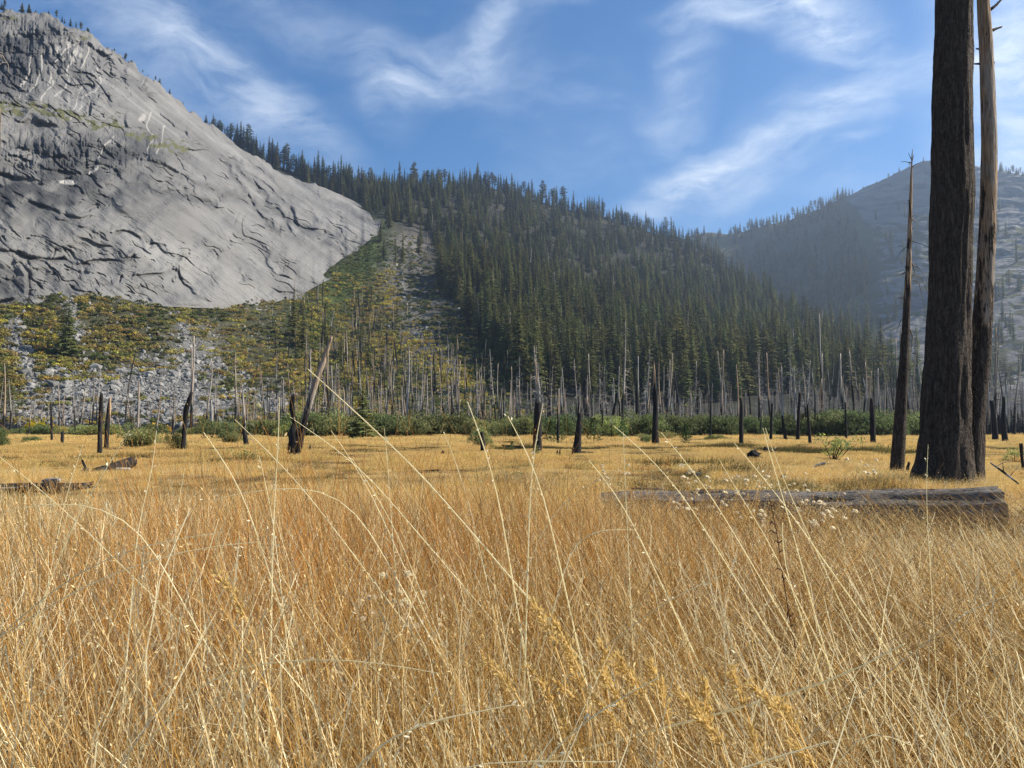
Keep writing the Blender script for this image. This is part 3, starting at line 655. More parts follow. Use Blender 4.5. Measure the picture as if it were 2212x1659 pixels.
# ------------------------------------------------------------------ snags
def snag(seed, kind):
    """a burnt trunk 1 unit tall with branch stubs"""
    r = np.random.default_rng(seed); a = MB(); b = MB()
    lean = r.normal(0, .02, 2); n = 12; z = np.linspace(-.03, 1, n)
    pts = np.stack([lean[0] * z + .012 * np.sin(z * 5 + seed), lean[1] * z + .01 * np.cos(z * 4 + seed), z], -1)
    r0 = {'pole': .013, 'stub': .022, 'twiggy': .012, 'bare': .015, 'white': .015}[kind]; r1 = {'pole': .005, 'stub': .016, 'twiggy': .002, 'bare': .005, 'white': .003}[kind]
    bare = {'pole': (.0, .55), 'stub': (0, .15), 'twiggy': (.1, .8), 'bare': (.3, .95), 'white': (.9, 1.)}[kind]
    cc = np.stack([np.interp(z, [0, .25, .6, 1], [bare[0], bare[0] * .8 + .1, bare[1], bare[1]]), r.uniform(0, .45) + 0 * z, 0 * z], -1)
    a.tube(pts, np.interp(z, [0, .1, 1], [r0 * 1.35, r0, r1]), 7, c=cc, wob=.15, jag=.02 if kind in ('stub', 'pole', 'bare') else 0, seed=seed)
    nb = {'pole': 6, 'stub': 2, 'twiggy': 46, 'bare': 14, 'white': 34}[kind]
    for k in range(nb):
        t = r.uniform(.35, .98); L = (.03 + .10 * (1 - t)) * r.uniform(.5, 1.3) * (1.6 if kind == 'white' else 1) * (.4 if kind in ('pole', 'stub') else 1)
        az_ = r.uniform(0, 6.28); q = np.array([np.interp(t, z, pts[:, 0]), np.interp(t, z, pts[:, 1]), t]); d = np.array([math.cos(az_), math.sin(az_), 0])
        up = .6 if kind == 'white' else r.uniform(-.5, .25)
        P_ = [q, q + d * L * .5 + [0, 0, L * .1 * up], q + d * L + [0, 0, L * up]]
        b.tube(P_, [.0028, .0018, .0007], 3, c=(max(.7, bare[1]), .2, 0), cap=False)
        if kind in ('white', 'twiggy'):
            e = P_[2]; m_ = P_[1]
            b.tube([m_, m_ + (d * .5 + r.normal(0, .5, 3)) * L * .6], [.0015, .0006], 3, c=(.9, .1, 0), cap=False)
    return a, b
SK = ['pole', 'twiggy', 'bare', 'pole', 'twiggy', 'stub', 'bare', 'white', 'twiggy', 'pole']
SN = [snag(300 + i, k) for i, k in enumerate(SK)]
SN_T = [a.mesh('snag_trunk', M_SNAG, True) for a, b in SN]; SN_B = [b.mesh('snag_twigs', M_SNAG) for a, b in SN]
PC_SN = proto_col('snag', [merged(a, b, M_SNAG, M_SNAG, 'snag') for a, b in SN])
S = []
def belt_pt(x, Y): 
    p = P(x, HZ, Y); p[2] = 0; return p
def put_snag(p, h, k, z, w=1.0): S.append((p, h, k, z, w))
def dens_belt(x): return float(np.interp(x, [-100, 300, 500, 650, 900, 1150, 1500, 2300], [.22, .28, .34, .6, .75, .9, 1, 1]))
c = 0
while c < 900:
    x = random.uniform(-60, 2290); Y = 108 + 150 * random.random() ** 1.3
    if random.random() > dens_belt(x): continue
    h = min(16, random.lognormvariate(2.0, .42)) * (Y / 150) ** .55 * (1.15 if x > 1700 else 1.0) * (1.25 if random.random() < .15 else 1)
    put_snag(belt_pt(x, Y), h, random.choice([0, 1, 2, 3, 4, 8, 9, 4, 1, 2]), 0); c += 1
for k in range(430):   # up the slope: dense between the gully and the forest, thin elsewhere
    x = random.gauss(800, 110) if k % 2 else random.uniform(560, 2050); y = random.uniform(640, 915)
    if y < np.interp(x, [500, 640, 760, 1000, 1100, 1200, 2100], [830, 650, 620, 760, 800, 800, 820]): continue
    p = near_pt(x, y); put_snag(p, random.uniform(8, 19), random.choice([0, 1, 3, 5, 9, 0, 2, 8]), 1)
for k in range(130):   # dead trees among the living
    x = random.uniform(900, 1950); y = random.uniform(470, 830)
    if d_near(x, y) > 0: put_snag(near_pt(x, y), random.uniform(16, 30), random.choice([0, 2, 1]), 2)
put_snag(near_pt(1363 / 1.58 + 549 - 0, 800), 30, 2, 1)
S.sort(key=lambda s: -s[1] / s[0][1] * s[4])
SLAB = {0: ('fire-killed bare trunk in the burnt stand behind the meadow', 'burnt snags behind the meadow'), 1: ('thin fire-killed trunk standing on the lower slope under the granite dome and ridge', 'burnt snags on the slope'), 2: ('dead pale trunk among the living conifers of the ridge', 'dead trees in the living forest')}
for (p, h, k, z, w) in S[:280]:
    lab, grp = SLAB[z]
    lab = '%s snag %s %s' % ({0: 'bare pole-like', 1: 'twiggy', 2: 'pale bare', 3: 'bare pole-like', 4: 'twiggy', 5: 'thick broken', 6: 'pale bare', 7: 'white', 8: 'twiggy', 9: 'bare pole-like'}[k], ('beyond the shrubs', 'up the slope', 'in the green forest')[z], where(plan_x(p)))
    r0 = link('dead_tree', None, loc=p, rot=(random.gauss(0, .05), random.gauss(0, .05), random.uniform(0, 6.28)), label=lab, cat='dead tree', group=grp)
    s = random.uniform(.8, 1.5) * (10 / h) ** .3; r0.scale = (h * s, h * s, h)
    link('trunk', SN_T[k], parent=r0); link('twigs', SN_B[k], parent=r0, kind='stuff')
rs = S[280:]
scatter('burnt_woods', [s[0] for s in rs], np.stack([rng.normal(0, .03, len(rs)), rng.normal(0, .03, len(rs)), rng.uniform(0, 6.28, len(rs))], -1), np.stack([np.array([s[1] for s in rs]) * rng.uniform(.9, 1.5, len(rs))] * 2 + [np.array([s[1] for s in rs])], -1), [s[2] for s in rs], PC_SN, label='mass of far thin burnt trunks')

# ------------------------------------------------------------------ talus boulders and slope shrubs
def rock_mb(seed, flat=1.0):
    r = np.random.default_rng(seed); a = MB()
    import bmesh
    bm = bmesh.new(); bmesh.ops.create_icosphere(bm, subdivisions=1, radius=1.0)
    s = r.uniform(.55, 1.1, 3) * [1.1, 1, .7 * flat]
    cuts = [(r.normal(0, 1, 3), r.uniform(.45, .8)) for _ in range(6)]
    V = np.array([v.co[:] for v in bm.verts])
    for nrm, d in cuts:
        nrm = nrm / np.linalg.norm(nrm); h = V @ nrm; V = V - np.maximum(h - d, 0)[:, None] * nrm
    V = V * s; T = [[v.index for v in f.verts] for f in bm.faces]; bm.free()
    a.add(V, t=T); return a
RK = [rock_mb(500 + i).mesh('boulder', M_BOULDER) for i in range(7)]
PC_RK = proto_col('boulder', RK)
rp = []
t_ = 0
while len(rp) < 15000 and t_ < 400000:
    t_ += 1
    x = random.uniform(-60, 1130); y = random.uniform(560, 917)
    k = 1.0 * float(rock_amount(x, y)) if t_ % 1 == 0 else 0
    rn = float(fbm(x / 30, y / 16, 3, 66))
    k = k * (1.1 if rn > .38 else .35) + .035 + (.06 if x < 620 else 0)
    if y < pl(x, DB) - 5 or (x > 822 and x > forest_edge(y) + 40): continue
    if x > 640 and x < 830 and y < 760: k *= .1
    if random.random() < k: rp.append((x, y))
rp = np.array(rp); RP = near_pt(rp[:, 0], rp[:, 1])
rsz = np.clip(rng.lognormal(-.5, .6, len(rp)), .25, 3.6) * (.7 + .3 * rng.random(len(rp))) * 1.0
o = np.argsort(-rsz / RP[:, 1]); b_, r_ = o[:280], o[280:]
for i in b_:
    link('boulder', RK[random.randrange(7)], loc=RP[i] + [0, 0, .1], rot=(random.uniform(-.4, .4), random.uniform(-.4, .4), random.uniform(0, 6.28)), scale=float(rsz[i]), label='%s grey boulder %s on talus %s' % ('big' if rsz[i] > 1.9 else 'middling', 'high' if rp[i][1] < 760 else ('halfway' if rp[i][1] < 850 else 'low'), where(rp[i][0])), cat='boulder', group='boulders of the talus slope')
scatter('talus_rubble', RP[r_], rng.uniform(-3, 3, (len(r_), 3)), rsz[r_], rng.integers(0, 7, len(r_)), PC_RK, label='grey rubble between the shrubs of the talus slope')

def shrub(seed, leaf=.09, n=260, w=1.0, h=.8, cols=((.10, .12, .03),), up=.3, stems=0):
    """bush 1 unit in radius made of leaf clumps"""
    r = np.random.default_rng(seed); a = MB(); st = MB()
    K = max(5, min(26, n // 45))
    cc = np.stack([r.normal(0, .42, K) * w, r.normal(0, .42, K) * w, r.uniform(.2, .75, K) * h], -1); cr_ = r.uniform(.25, .5, K)
    which = r.integers(0, K, n); d = r.normal(0, 1, (n, 3)); d /= np.linalg.norm(d, axis=1)[:, None]; d[:, 2] = np.abs(d[:, 2]) * 1.1 - .25
    c = cc[which] + d * (cr_[which] * r.uniform(.55, 1.08, n))[:, None]; c[:, 2] = np.clip(c[:, 2], .02, None)
    ax = r.normal(0, 1, (n, 3)) * [1, 1, .6]; ax[:, 2] += up * 2; ax /= np.linalg.norm(ax, axis=1)[:, None]
    sx = np.cross(ax, r.normal(0, 1, (n, 3))); sx /= np.linalg.norm(sx, axis=1)[:, None]
    L = leaf * r.uniform(.6, 1.5, n)[:, None]; wd = L * .42
    V = np.stack([c - ax * L, c + sx * wd, c + ax * L, c - sx * wd], 1).reshape(-1, 3)
    C = np.array(cols)[r.integers(0, len(cols), n)] * r.uniform(.7, 1.3, (n, 1)); C = np.repeat(C, 4, 0)
    a.add(V, q=np.arange(n * 4).reshape(-1, 4), c=C)
    for k in range(stems):
        t = cc[k % K]; st.tube([(t[0] * .15, t[1] * .15, -.05), (t[0] * .6, t[1] * .6, t[2] * .6), tuple(t)], [.022, .014, .006], 4, c=(.35, .4, 0), cap=False)
    return a, st
GR = ((.17, .19, .05), (.21, .22, .06), (.12, .15, .05)); YL = ((.58, .44, .07), (.42, .37, .08)); OL = ((.30, .26, .08), (.36, .30, .09)); OR = ((.38, .26, .09), (.30, .21, .09)); DG = ((.085, .105, .04), (.12, .125, .05))
SM = [shrub(700, .17, 110, 1.1, .55, DG)[0], shrub(701, .17, 110, 1.1, .55, OL)[0], shrub(702, .17, 110, 1.1, .5, YL + OL)[0], shrub(703, .17, 110, 1.1, .55, GR)[0], shrub(704, .17, 110, 1.1, .5, OR + OL)[0], shrub(705, .17, 110, 1.1, .6, DG + GR)[0]]
PC_SH = proto_col('slope_shrub', [s.mesh('slope_shrub', M_LEAF) for s in SM])
sp_, si = [], []
t_ = 0
while len(sp_) < 9000 and t_ < 300000:
    t_ += 1
    x = random.uniform(-60, 1500) if t_ % 3 else random.uniform(640, 1100); y = random.uniform(500, 917)
    fe = float(forest_edge(y))
    if y < pl(x, DB) - 6 or y < pl(x, NS) + 4: continue
    k = .9 * (1 - .85 * float(rock_amount(x, y)) * (1.2 if x < 620 else .9))
    if x > fe: k *= .25
    if x > 822 and y < 620 and x > 850: k *= .8
    if random.random() > k: continue
    yw = float(bands(x, y, YEL)); gu = float(bands(x, y, GULLY)); rn = float(fbm(x / 38, y / 16, 3, 99)); r1 = random.random()
    if yw > .4: i = 2 if r1 < .8 else 1
    elif gu > .3: i = 3 if r1 < .6 else (5 if y < 600 else (1 if r1 < .8 else 2))
    elif x > 860: i = random.choice([0, 0, 5, 1, 3])
    elif rn > .56: i = random.choice([2, 1, 4, 2, 1])
    elif rn > .44: i = random.choice([1, 4, 1, 3, 0])
    else: i = random.choice([0, 5, 1, 0])
    sp_.append((x, y)); si.append(i)
sp_ = np.array(sp_); SP = near_pt(sp_[:, 0], sp_[:, 1])
scatter('slope_undergrowth', SP, np.stack([0 * SP[:, 0], 0 * SP[:, 0], rng.uniform(0, 6.28, len(SP))], -1), rng.uniform(1.1, 2.9, len(SP)), si, PC_SH, label='green, yellow and orange brush covering the talus slope and gully')

# ------------------------------------------------------------------ meadow shrubs and young pines
def shrub_obj(name, sm, loc, sc, lab, cat, grp=None, rz=None):
    r0 = link(name, None, loc=loc, rot=(0, 0, random.uniform(0, 6.28) if rz is None else rz), scale=sc, label=lab, cat=cat, group=grp)
    link('leaves', sm[0], parent=r0, kind='stuff'); link('stems', sm[1], parent=r0, kind='stuff'); return r0
def mk(seed, **k):
    a, b = shrub(seed, **k); return a.mesh('shrub_leaves', M_LEAF), b.mesh('shrub_stems', M_SNAG)
WG = ((.22, .24, .085), (.27, .28, .11), (.17, .19, .07)); WD = ((.13, .16, .06), (.16, .18, .07), (.10, .125, .05)); WY = ((.40, .34, .07), (.30, .30, .08))
SB = [mk(800, leaf=.045, n=4200, w=.9, h=1.1, cols=WG, up=.9, stems=14), mk(801, leaf=.045, n=4200, w=1.0, h=1.0, cols=WG, up=.9, stems=14), mk(802, leaf=.042, n=4200, w=.9, h=1.0, cols=WD, up=.7, stems=14), mk(803, leaf=.042, n=4200, w=1.0, h=1.0, cols=WD + WG, up=.8, stems=14), mk(804, leaf=.04, n=3600, w=1.0, h=.8, cols=WY + WG, up=.8, stems=14), mk(805, leaf=.06, n=420, w=1.0, h=1.0, cols=WG + WY, up=.6, stems=18)]
x = 455.0; 
while x < 2010:
    Y = random.uniform(104, 118); hh = random.uniform(2.6, 3.7) * (1.15 if 1700 < x < 2010 else 1) * (.75 if x < 640 or 1000 < x < 1130 else 1)
    dark = x > 1440 or 1150 < x < 1300
    k = random.choice([2, 3, 2]) if dark else random.choice([0, 1, 3, 0, 4])
    g = 'dark green' if k in (2, 3) else 'light green'
    lab = {4: 'yellowish willow in shrub belt ' + where(x)}.get(k, g + ' willow in shrub belt ' + where(x))
    shrub_obj('willow_shrub', SB[k], belt_pt(x, Y), (hh * 1.25, hh * 1.0, hh * .95), lab, 'shrub', g + ' willow belt' if k != 4 else 'yellowish willows of the belt')
    x += random.uniform(17, 30)
x = -30.0
while x < 640:
    Y = random.uniform(112, 125); hh = random.uniform(1.2, 2.3)
    if not 345 < x < 380: shrub_obj('willow_shrub', SB[random.choice([0, 1, 4, 3])], belt_pt(x, Y), (hh * 1.3, hh, hh * .9), 'pale green willow below the talus ' + where(x), 'shrub', 'willows at the foot of the talus')
    x += random.uniform(24, 44)
for (x, h_) in [(72, 2.2), (90, 1.9), (57, 1.6), (112, 1.7), (335, 2.2), (356, 1.8)]:
    r0 = shrub_obj('aspen_sapling', mk(int(820 + x), leaf=.1, n=300, w=.7, h=1.3, cols=((.62, .42, .02), (.5, .38, .03)), up=.5, stems=8), belt_pt(x, 135), h_, 'bright yellow autumn sapling among the snags at the foot of the talus', 'sapling', 'yellow saplings')
# individually placed: (dx, dy of base, half width px, height px, variant, label)
for (x, y, w, h, k, lab) in [(297, 970, 48, 46, 3, 'big rounded dark green bush in the meadow beside the pair of charred posts'), (383, 972, 20, 38, 0, 'pale green bush at the foot of the bent charred snag'),
                             (485, 952, 34, 44, 2, 'dark bush beside the white-limbed snag in the left meadow'), (500, 960, 22, 26, 0, 'small light green bush in front of the dark one'),
                             (0, 965, 22, 44, 3, 'green bush at the left edge of the meadow'), (1430, 950, 44, 22, 4, 'low yellow-green bush behind the tall char-black snag'), (1398, 958, 22, 20, 3, 'small dark bush at the foot of the tall char-black snag'),
                             (1543, 950, 22, 16, 4, 'low yellow bush in front of the green belt'), (1800, 990, 42, 60, 5, 'open leafy shrub on the creek bank left of the third trunk'), (1905, 985, 22, 30, 5, 'thin low shrub on the creek bank left of the third trunk'),
                             (1042, 966, 28, 40, 0, 'light green bush around the short charred stump'), (520, 1000, 34, 32, 5, 'sparse brown-green bush in the left meadow'), (78, 960, 14, 18, 3, 'small green bush among thin snags at the left'), (55, 956, 10, 14, 3, 'smallest green bush among thin snags at the left'),
                             (2190, 1000, 30, 36, 5, 'sparse shrub at the right edge behind the big trunks'), (1110, 1035, 45, 16, 5, 'green leafy sprigs standing in the golden grass at the centre')]:
    g = G(x, y); px = g[1] / F
    shrub_obj('bush', SB[k], (g[0], g[1], float(gz(g[0], g[1])) - .03), (w * px * 1.15, w * px, h * px * .95), lab, 'bush')
def young_pine(seed):
    r = np.random.default_rng(seed); a = MB(); b = MB()
    a.tube([(0, 0, 0), (0, 0, 1)], [.02, .004], 5, c=(.4, .4, 0))
    for i in range(15):
        t = .08 + .9 * i / 14; L0 = .42 * (1 - t) ** .8 + .03
        for k in range(7):
            az_ = r.uniform(0, 6.28); L = L0 * r.uniform(.6, 1.2); d = np.array([math.cos(az_), math.sin(az_), r.uniform(.1, .6)])
            for m_ in range(9):
                f = r.uniform(.3, 1.0); c0 = d * L * f + [0, 0, t]; ax = d * .6 + r.normal(0, .5, 3) + [0, 0, .3]; ax /= np.linalg.norm(ax); s_ = np.cross(ax, r.normal(0, 1, 3)); s_ /= np.linalg.norm(s_)
                l_ = .05 * r.uniform(.7, 1.4)
                b.add([c0, c0 + ax * l_ + s_ * l_ * .3, c0 + ax * l_ * 1.5, c0 + ax * l_ - s_ * l_ * .3], q=[(0, 1, 2, 3)], c=np.array([.10, .14, .05]) * r.uniform(.7, 1.3))
    return a.mesh('pine_stem', M_SNAG), b.mesh('pine_needles', M_NEEDLE)
YP = [young_pine(900), young_pine(901), young_pine(902)]
for (x, y, h, lab) in [(1482, 960, 42, 'young pine alone in the meadow right of the tall char-black snag'), (1283, 958, 52, 'young pine in front of the green belt right of the leaning charred snag'), (1212, 955, 40, 'young pine left of the leaning charred snag'), (1190, 957, 46, 'bushy young pine beside the fat charred stump'),
                       (1345, 950, 40, 'young pine between the leaning snag and the tall char-black snag'), (1722, 948, 22, 'tiny pine near the slim charred poles'), (1158, 988, 24, 'seedling pine at the foot of the fat charred stump'), (1106, 974, 20, 'seedling pine left of the fat charred stump'), (1232, 948, 30, 'small pine against the green belt'), (1405, 945, 30, 'small pine behind the tall char-black snag')]:
    g = G(x, y); s = h * g[1] / F; k = random.randrange(3)
    r0 = link('young_pine', None, loc=(g[0], g[1], float(gz(g[0], g[1]))), rot=(0, 0, random.uniform(0, 6)), scale=(s * .95, s * .95, s), label=lab, cat='young pine'); link('trunk', YP[k][0], parent=r0); link('crown', YP[k][1], parent=r0)
g = G(783, 950); r0 = link('fir_tree', None, loc=(g[0], g[1], 0), scale=(9.2, 9.2, 6.6), label='single living dark fir among the burnt trunks right of the leaning snag', cat='tree'); link('trunk', CON_T[3], parent=r0); link('crown', CON_C[3], parent=r0)

# ------------------------------------------------------------------ the snags one can name
def path3(pts, Y, base_z=None):
    """plan points from base upwards -> world points at forward distance Y"""
    return np.array([P(x, y, Y) for x, y in pts])
def resample(p, n):
    p = np.asarray(p, float); L = np.concatenate([[0], np.cumsum(np.linalg.norm(np.diff(p, axis=0), axis=1))]); t = np.linspace(0, L[-1], n)
    return np.stack([np.interp(t, L, p[:, k]) for k in range(p.shape[1])], -1), t / L[-1]
def named_snag(name, pts, label, bare=(0, 0), tan=.4, jag=.3, sides=12, mat=None, wob=.10, furrow=.12, branches=(), seed=1, rings=34, cat='dead tree', Y=None):
    """pts: (dx, dy, width px) from the base up"""
    x0, y0, w0 = pts[0]; Y = Y or float(G(x0, y0)[1]); base = np.array([*P(x0, y0, Y)[:2], float(gz(*P(x0, y0, Y)[:2])) - .1])
    p3 = [P(x, y, Y) for x, y, w in pts]; p3[0] = base + 0.0; A = np.hstack([np.array(p3), np.array([[w * Y / F / 2] for x, y, w in pts])])
    A, t = resample(A, rings); A[:, :3] -= base
    root = link(name, None, loc=base, label=label, cat=cat)
    mb_ = MB(); c = np.stack([np.interp(t, np.linspace(0, 1, len(bare)), bare), tan + 0 * t, 0 * t], -1)
    mb_.tube(A[:, :3], A[:, 3], sides, c=c, wob=wob * .4, jag=jag * A[-1, 3] * 6, seed=seed, furrow=furrow)
    link('trunk', mb_.mesh('snag_trunk', mat or M_SNAG, True), parent=root)
    for br in branches:   # [(dx,dy),...], width px, bareness
        bp, w, bb = br; q = np.array([P(x, y, Y + (k * .1 * ((seed % 3) - 1))) for k, (x, y) in enumerate(bp)]) - base
        q, tt = resample(q, max(4, len(bp) * 3)); m2 = MB(); m2.tube(q, np.interp(tt, [0, 1], [w, w * .35]) * Y / F / 2, 6, c=(bb, .1, 0), wob=.1, seed=seed)
        link('branch', m2.mesh('snag_branch', mat or M_SNAG, True), parent=root)
    return root
named_snag('charred_post', [(215, 982, 11), (216, 930, 9), (218, 880, 9), (219, 852, 6)], 'left of two charred posts in the left meadow, straight and black', (0, .05), jag=.3)
named_snag('charred_post', [(229, 970, 9), (232, 920, 10), (236, 880, 9), (237, 862, 5)], 'right of two charred posts in the left meadow, reddish and leaning', (.05, .55), tan=1, jag=.4, seed=4, branches=[([(229, 962), (222, 968)], 4, .1)])
named_snag('burnt_snag', [(394, 978, 10), (398, 930, 10), (402, 885, 11), (410, 862, 9), (413, 850, 6)], 'bent char-black snag behind the meadow left of centre-left bush', (0, 0), seed=5)
named_snag('burnt_snag', [(532, 963, 12), (528, 930, 8), (526, 880, 5), (523, 832, 2)], 'slim dead tree with drooping bare branches by the dark bush', (.05, .6, .8), tan=.2, seed=6, branches=[([(527, 915), (540, 915), (552, 922)], 2, .8), ([(527, 900), (540, 903), (548, 900)], 2, .9), ([(528, 935), (515, 940), (508, 948)], 2, .7), ([(530, 945), (545, 950), (551, 958)], 2, .7), ([(527, 925), (512, 925), (505, 932)], 2, .7), ([(530, 940), (543, 936), (556, 944)], 2, .7)])
named_snag('split_snag', [(457, 938, 9), (457, 910, 8), (457, 880, 7), (456, 868, 3)], 'short split snag with one pale face at the foot of the talus', (.75, .8), tan=0, seed=9)
named_snag('charred_stump', [(632, 988, 20), (634, 965, 26), (632, 930, 16), (636, 915, 10), (631, 880, 12), (634, 858, 9)], 'jagged hollow char-black snag standing against the leaning trunk', (0, 0), wob=.35, furrow=.35, jag=.4, seed=11, Y=31.5)
named_snag('charred_stump', [(641, 990, 9), (644, 960, 8), (642, 935, 8), (643, 926, 4)], 'thin char-black spike between the hollow snag and the leaning trunk', (0, 0), wob=.3, seed=13, Y=30.6)
named_snag('leaning_snag', [(636, 998, 20), (645, 965, 15), (660, 900, 14), (676, 845, 13), (695, 790, 11), (707, 755, 9), (715, 732, 5)], 'long dead trunk leaning far to the right with pale stripped wood', (.15, .55, .62, .75), tan=.5, jag=.6, sides=16, rings=50, seed=15, branches=[([(709, 745), (713, 738), (716, 731)], 3, .8)], Y=30)
named_snag('burnt_snag', [(1043, 977, 12), (1043, 960, 11), (1041, 938, 8)], 'short charred stump inside the light green bush', (.0, .1), seed=17)
named_snag('burnt_snag', [(1161, 978, 19), (1161, 940, 18), (1162, 890, 16), (1162, 872, 12)], 'fat charred stump at the centre with a pale branching tree behind', (0, .02), seed=19, sides=16, jag=.2)
named_snag('dead_tree', [(1167, 940, 5), (1166, 880, 5), (1163, 830, 4), (1162, 808, 2)], 'silver-white branching dead tree behind the fat charred stump', (.95, 1), tan=0, seed=21, branches=[([(1165, 870), (1154, 850), (1148, 838)], 2.2, 1), ([(1164, 860), (1158, 835), (1155, 815)], 2.2, 1), ([(1164, 850), (1170, 832), (1168, 815)], 2, 1), ([(1165, 862), (1178, 842), (1177, 834)], 2, 1), ([(1164, 875), (1150, 866), (1144, 862)], 1.6, 1), ([(1165, 885), (1176, 870), (1182, 868)], 1.6, 1)], Y=110)
named_snag('burnt_snag', [(1244, 984, 22), (1248, 950, 16), (1251, 920, 14), (1252, 896, 7)], 'leaning fork-topped charred snag with a fallen limb at its foot', (0, .03), seed=23, sides=14, branches=[([(1248, 930), (1249, 900), (1250, 866)], 7, 0), ([(1248, 975), (1232, 968)], 3, 0)])
named_snag('burnt_snag', [(1268, 940, 15), (1266, 910, 14), (1264, 880, 15), (1263, 850, 11), (1264, 823, 7)], 'broad broken char snag with orange-brown bare patches', (0, .25, .5, .05), tan=1, seed=25, sides=14, wob=.25, furrow=.2)
named_snag('burnt_snag', [(1416, 962, 17), (1415, 930, 14), (1416, 880, 11), (1416, 850, 12), (1414, 840, 5), (1413, 800, 4.5), (1412, 776, 2)], 'tallest char-black snag in the middle meadow with a splintered pale spike', (0, 0, 0, .1, .6, .4), tan=.8, seed=27, sides=14, rings=44)
for (a, lab, br, sd) in [([(1376, 940, 9), (1376, 900, 7), (1376, 850, 6), (1376, 820, 3)], 'slim char-black pole left of the tallest black snag', (0, .1), 31), ([(1388, 938, 7), (1388, 900, 7), (1387, 870, 5)], 'shorter black pole just left of the tallest black snag', (0, 0), 32),
                         ([(1601, 961, 10), (1601, 920, 9), (1602, 880, 7), (1601, 862, 4)], 'charred pole standing alone right of the yellow bush', (0, .2), 33), ([(1594, 930, 8), (1594, 880, 7), (1593, 820, 5), (1592, 800, 3)], 'taller black pole behind the charred pole by the yellow bush', (0, 0), 34),
                         ([(1665, 955, 7), (1666, 910, 6), (1668, 872, 4)], 'thin burnt pole in front of the pale twin dead trees', (.05, .5), 35), ([(1698, 957, 8), (1693, 925, 6), (1690, 900, 4)], 'short burnt pole leaning left before the green belt', (0, .4), 36),
                         ([(1723, 957, 8), (1725, 900, 7), (1728, 850, 6)], 'upright black pole leaning slightly right before the green belt', (0, .1), 37), ([(1750, 960, 8), (1747, 920, 6), (1744, 875, 5)], 'slender charred pole leaning left before the green belt', (0, .3), 38),
                         ([(1886, 958, 12), (1885, 920, 11), (1883, 880, 9), (1882, 862, 6)], 'stout charred pole left of the third trunk', (0, .05), 39), ([(1828, 950, 6), (1827, 900, 5), (1826, 870, 3)], 'thin dark pole behind the open leafy shrub', (0, .2), 40),
                         ([(2151, 950, 13), (2147, 910, 11), (2143, 870, 9)], 'charred snag right of the big trunks, leaning left', (0, .05), 41), ([(2171, 952, 14), (2167, 910, 11), (2168, 860, 6)], 'char-black snag at the right edge of the meadow', (0, .05), 42), ([(2160, 945, 8), (2158, 900, 7)], 'short charred post between the two right-edge snags', (0, .1), 43),
                         ([(1318, 940, 6), (1325, 890, 6), (1333, 850, 4)], 'burnt pole leaning right before the green belt', (0, .2), 44), ([(1205, 958, 7), (1206, 900, 5), (1207, 840, 3)], 'slender half-pale pole left of the leaning fork-topped snag', (.0, .8), 45), ([(1534, 950, 5), (1535, 900, 4), (1535, 872, 3)], 'thin charred pole behind the low yellow bush', (.0, .3), 46),
                         ([(134, 962, 7), (135, 935, 6)], 'short black post in the far left meadow', (0, 0), 47), ([(112, 955, 5), (111, 900, 4), (110, 870, 3)], 'thin dark pole in the far left meadow beside yellow saplings', (0, .3), 48), ([(297, 940, 5), (299, 880, 5), (300, 826, 3)], 'pale thin tall pole beyond the big rounded bush', (.6, .9), 49), ([(413, 935, 6), (414, 850, 5), (414, 752, 3)], 'very tall pale pole rising behind the bent charred snag', (.3, .8), 50)]:
    named_snag('burnt_pole', a, lab, br, seed=sd, sides=8, rings=20)
for (x, sd, lab) in [(1690, 60, 'left of two silver-white branching dead trees above the green belt'), (1717, 61, 'right of two silver-white branching dead trees above the green belt')]:
    r = random.Random(sd); brs = []
    for k in range(16):
        y = r.uniform(800, 880); s = r.choice([-1, 1]); L = r.uniform(6, 16); brs.append(([(x, y), (x + s * L * .5, y - L * .3), (x + s * L, y - L * .9)], 1.8, 1))
    named_snag('dead_tree', [(x + 1, 945, 5), (x, 880, 5), (x - 1, 830, 3.5), (x - 2, 795, 2)], lab, (.9, 1), tan=0, seed=sd, branches=brs, Y=112)

# the big trunks on the right
YT = float(G(2040, 1058)[1])
def big_trunk(name, prof, Y, lab, bare, tan, sides, rings, branches=(), seed=70, furrow=.06, fs=6, flare=None, jag=0):
    x0, y0, w0 = prof[0]; base = P(x0, y0, Y); base[2] = 0
    A = np.array([[*P(x, y, Y), w * Y / F / 2] for x, y, w in prof]); A[0, :3] = base + [0, 0, -.1]; A, t = resample(A, rings); A[:, :3] -= base
    root = link(name, None, loc=base, label=lab, cat='dead tree'); m1 = MB()
    c = np.stack([np.interp(t, np.linspace(0, 1, len(bare)), bare), tan + 0 * t, 0 * t], -1)
    m1.tube(A[:, :3], A[:, 3], sides, c=c, furrow=furrow, fs=fs, seed=seed, wob=.012, jag=jag)
    link('trunk', m1.mesh('big_trunk', M_TRUNK, True), parent=root)
    for bp, w, bb in branches:
        q = np.array([P(x, y, Y + .04 * k) for k, (x, y) in enumerate(bp)]) - base; q, tt = resample(q, max(5, 3 * len(bp))); m2 = MB()
        m2.tube(q, np.interp(tt, [0, 1], [w * 1.5, w * .7]) * Y / F / 2, 7, c=(bb, .2, 0), wob=.12, seed=seed)
        link('branch', m2.mesh('trunk_branch', M_TRUNK, True), parent=root)
    # plates of bark standing proud of the trunk, with real gaps between
    return root
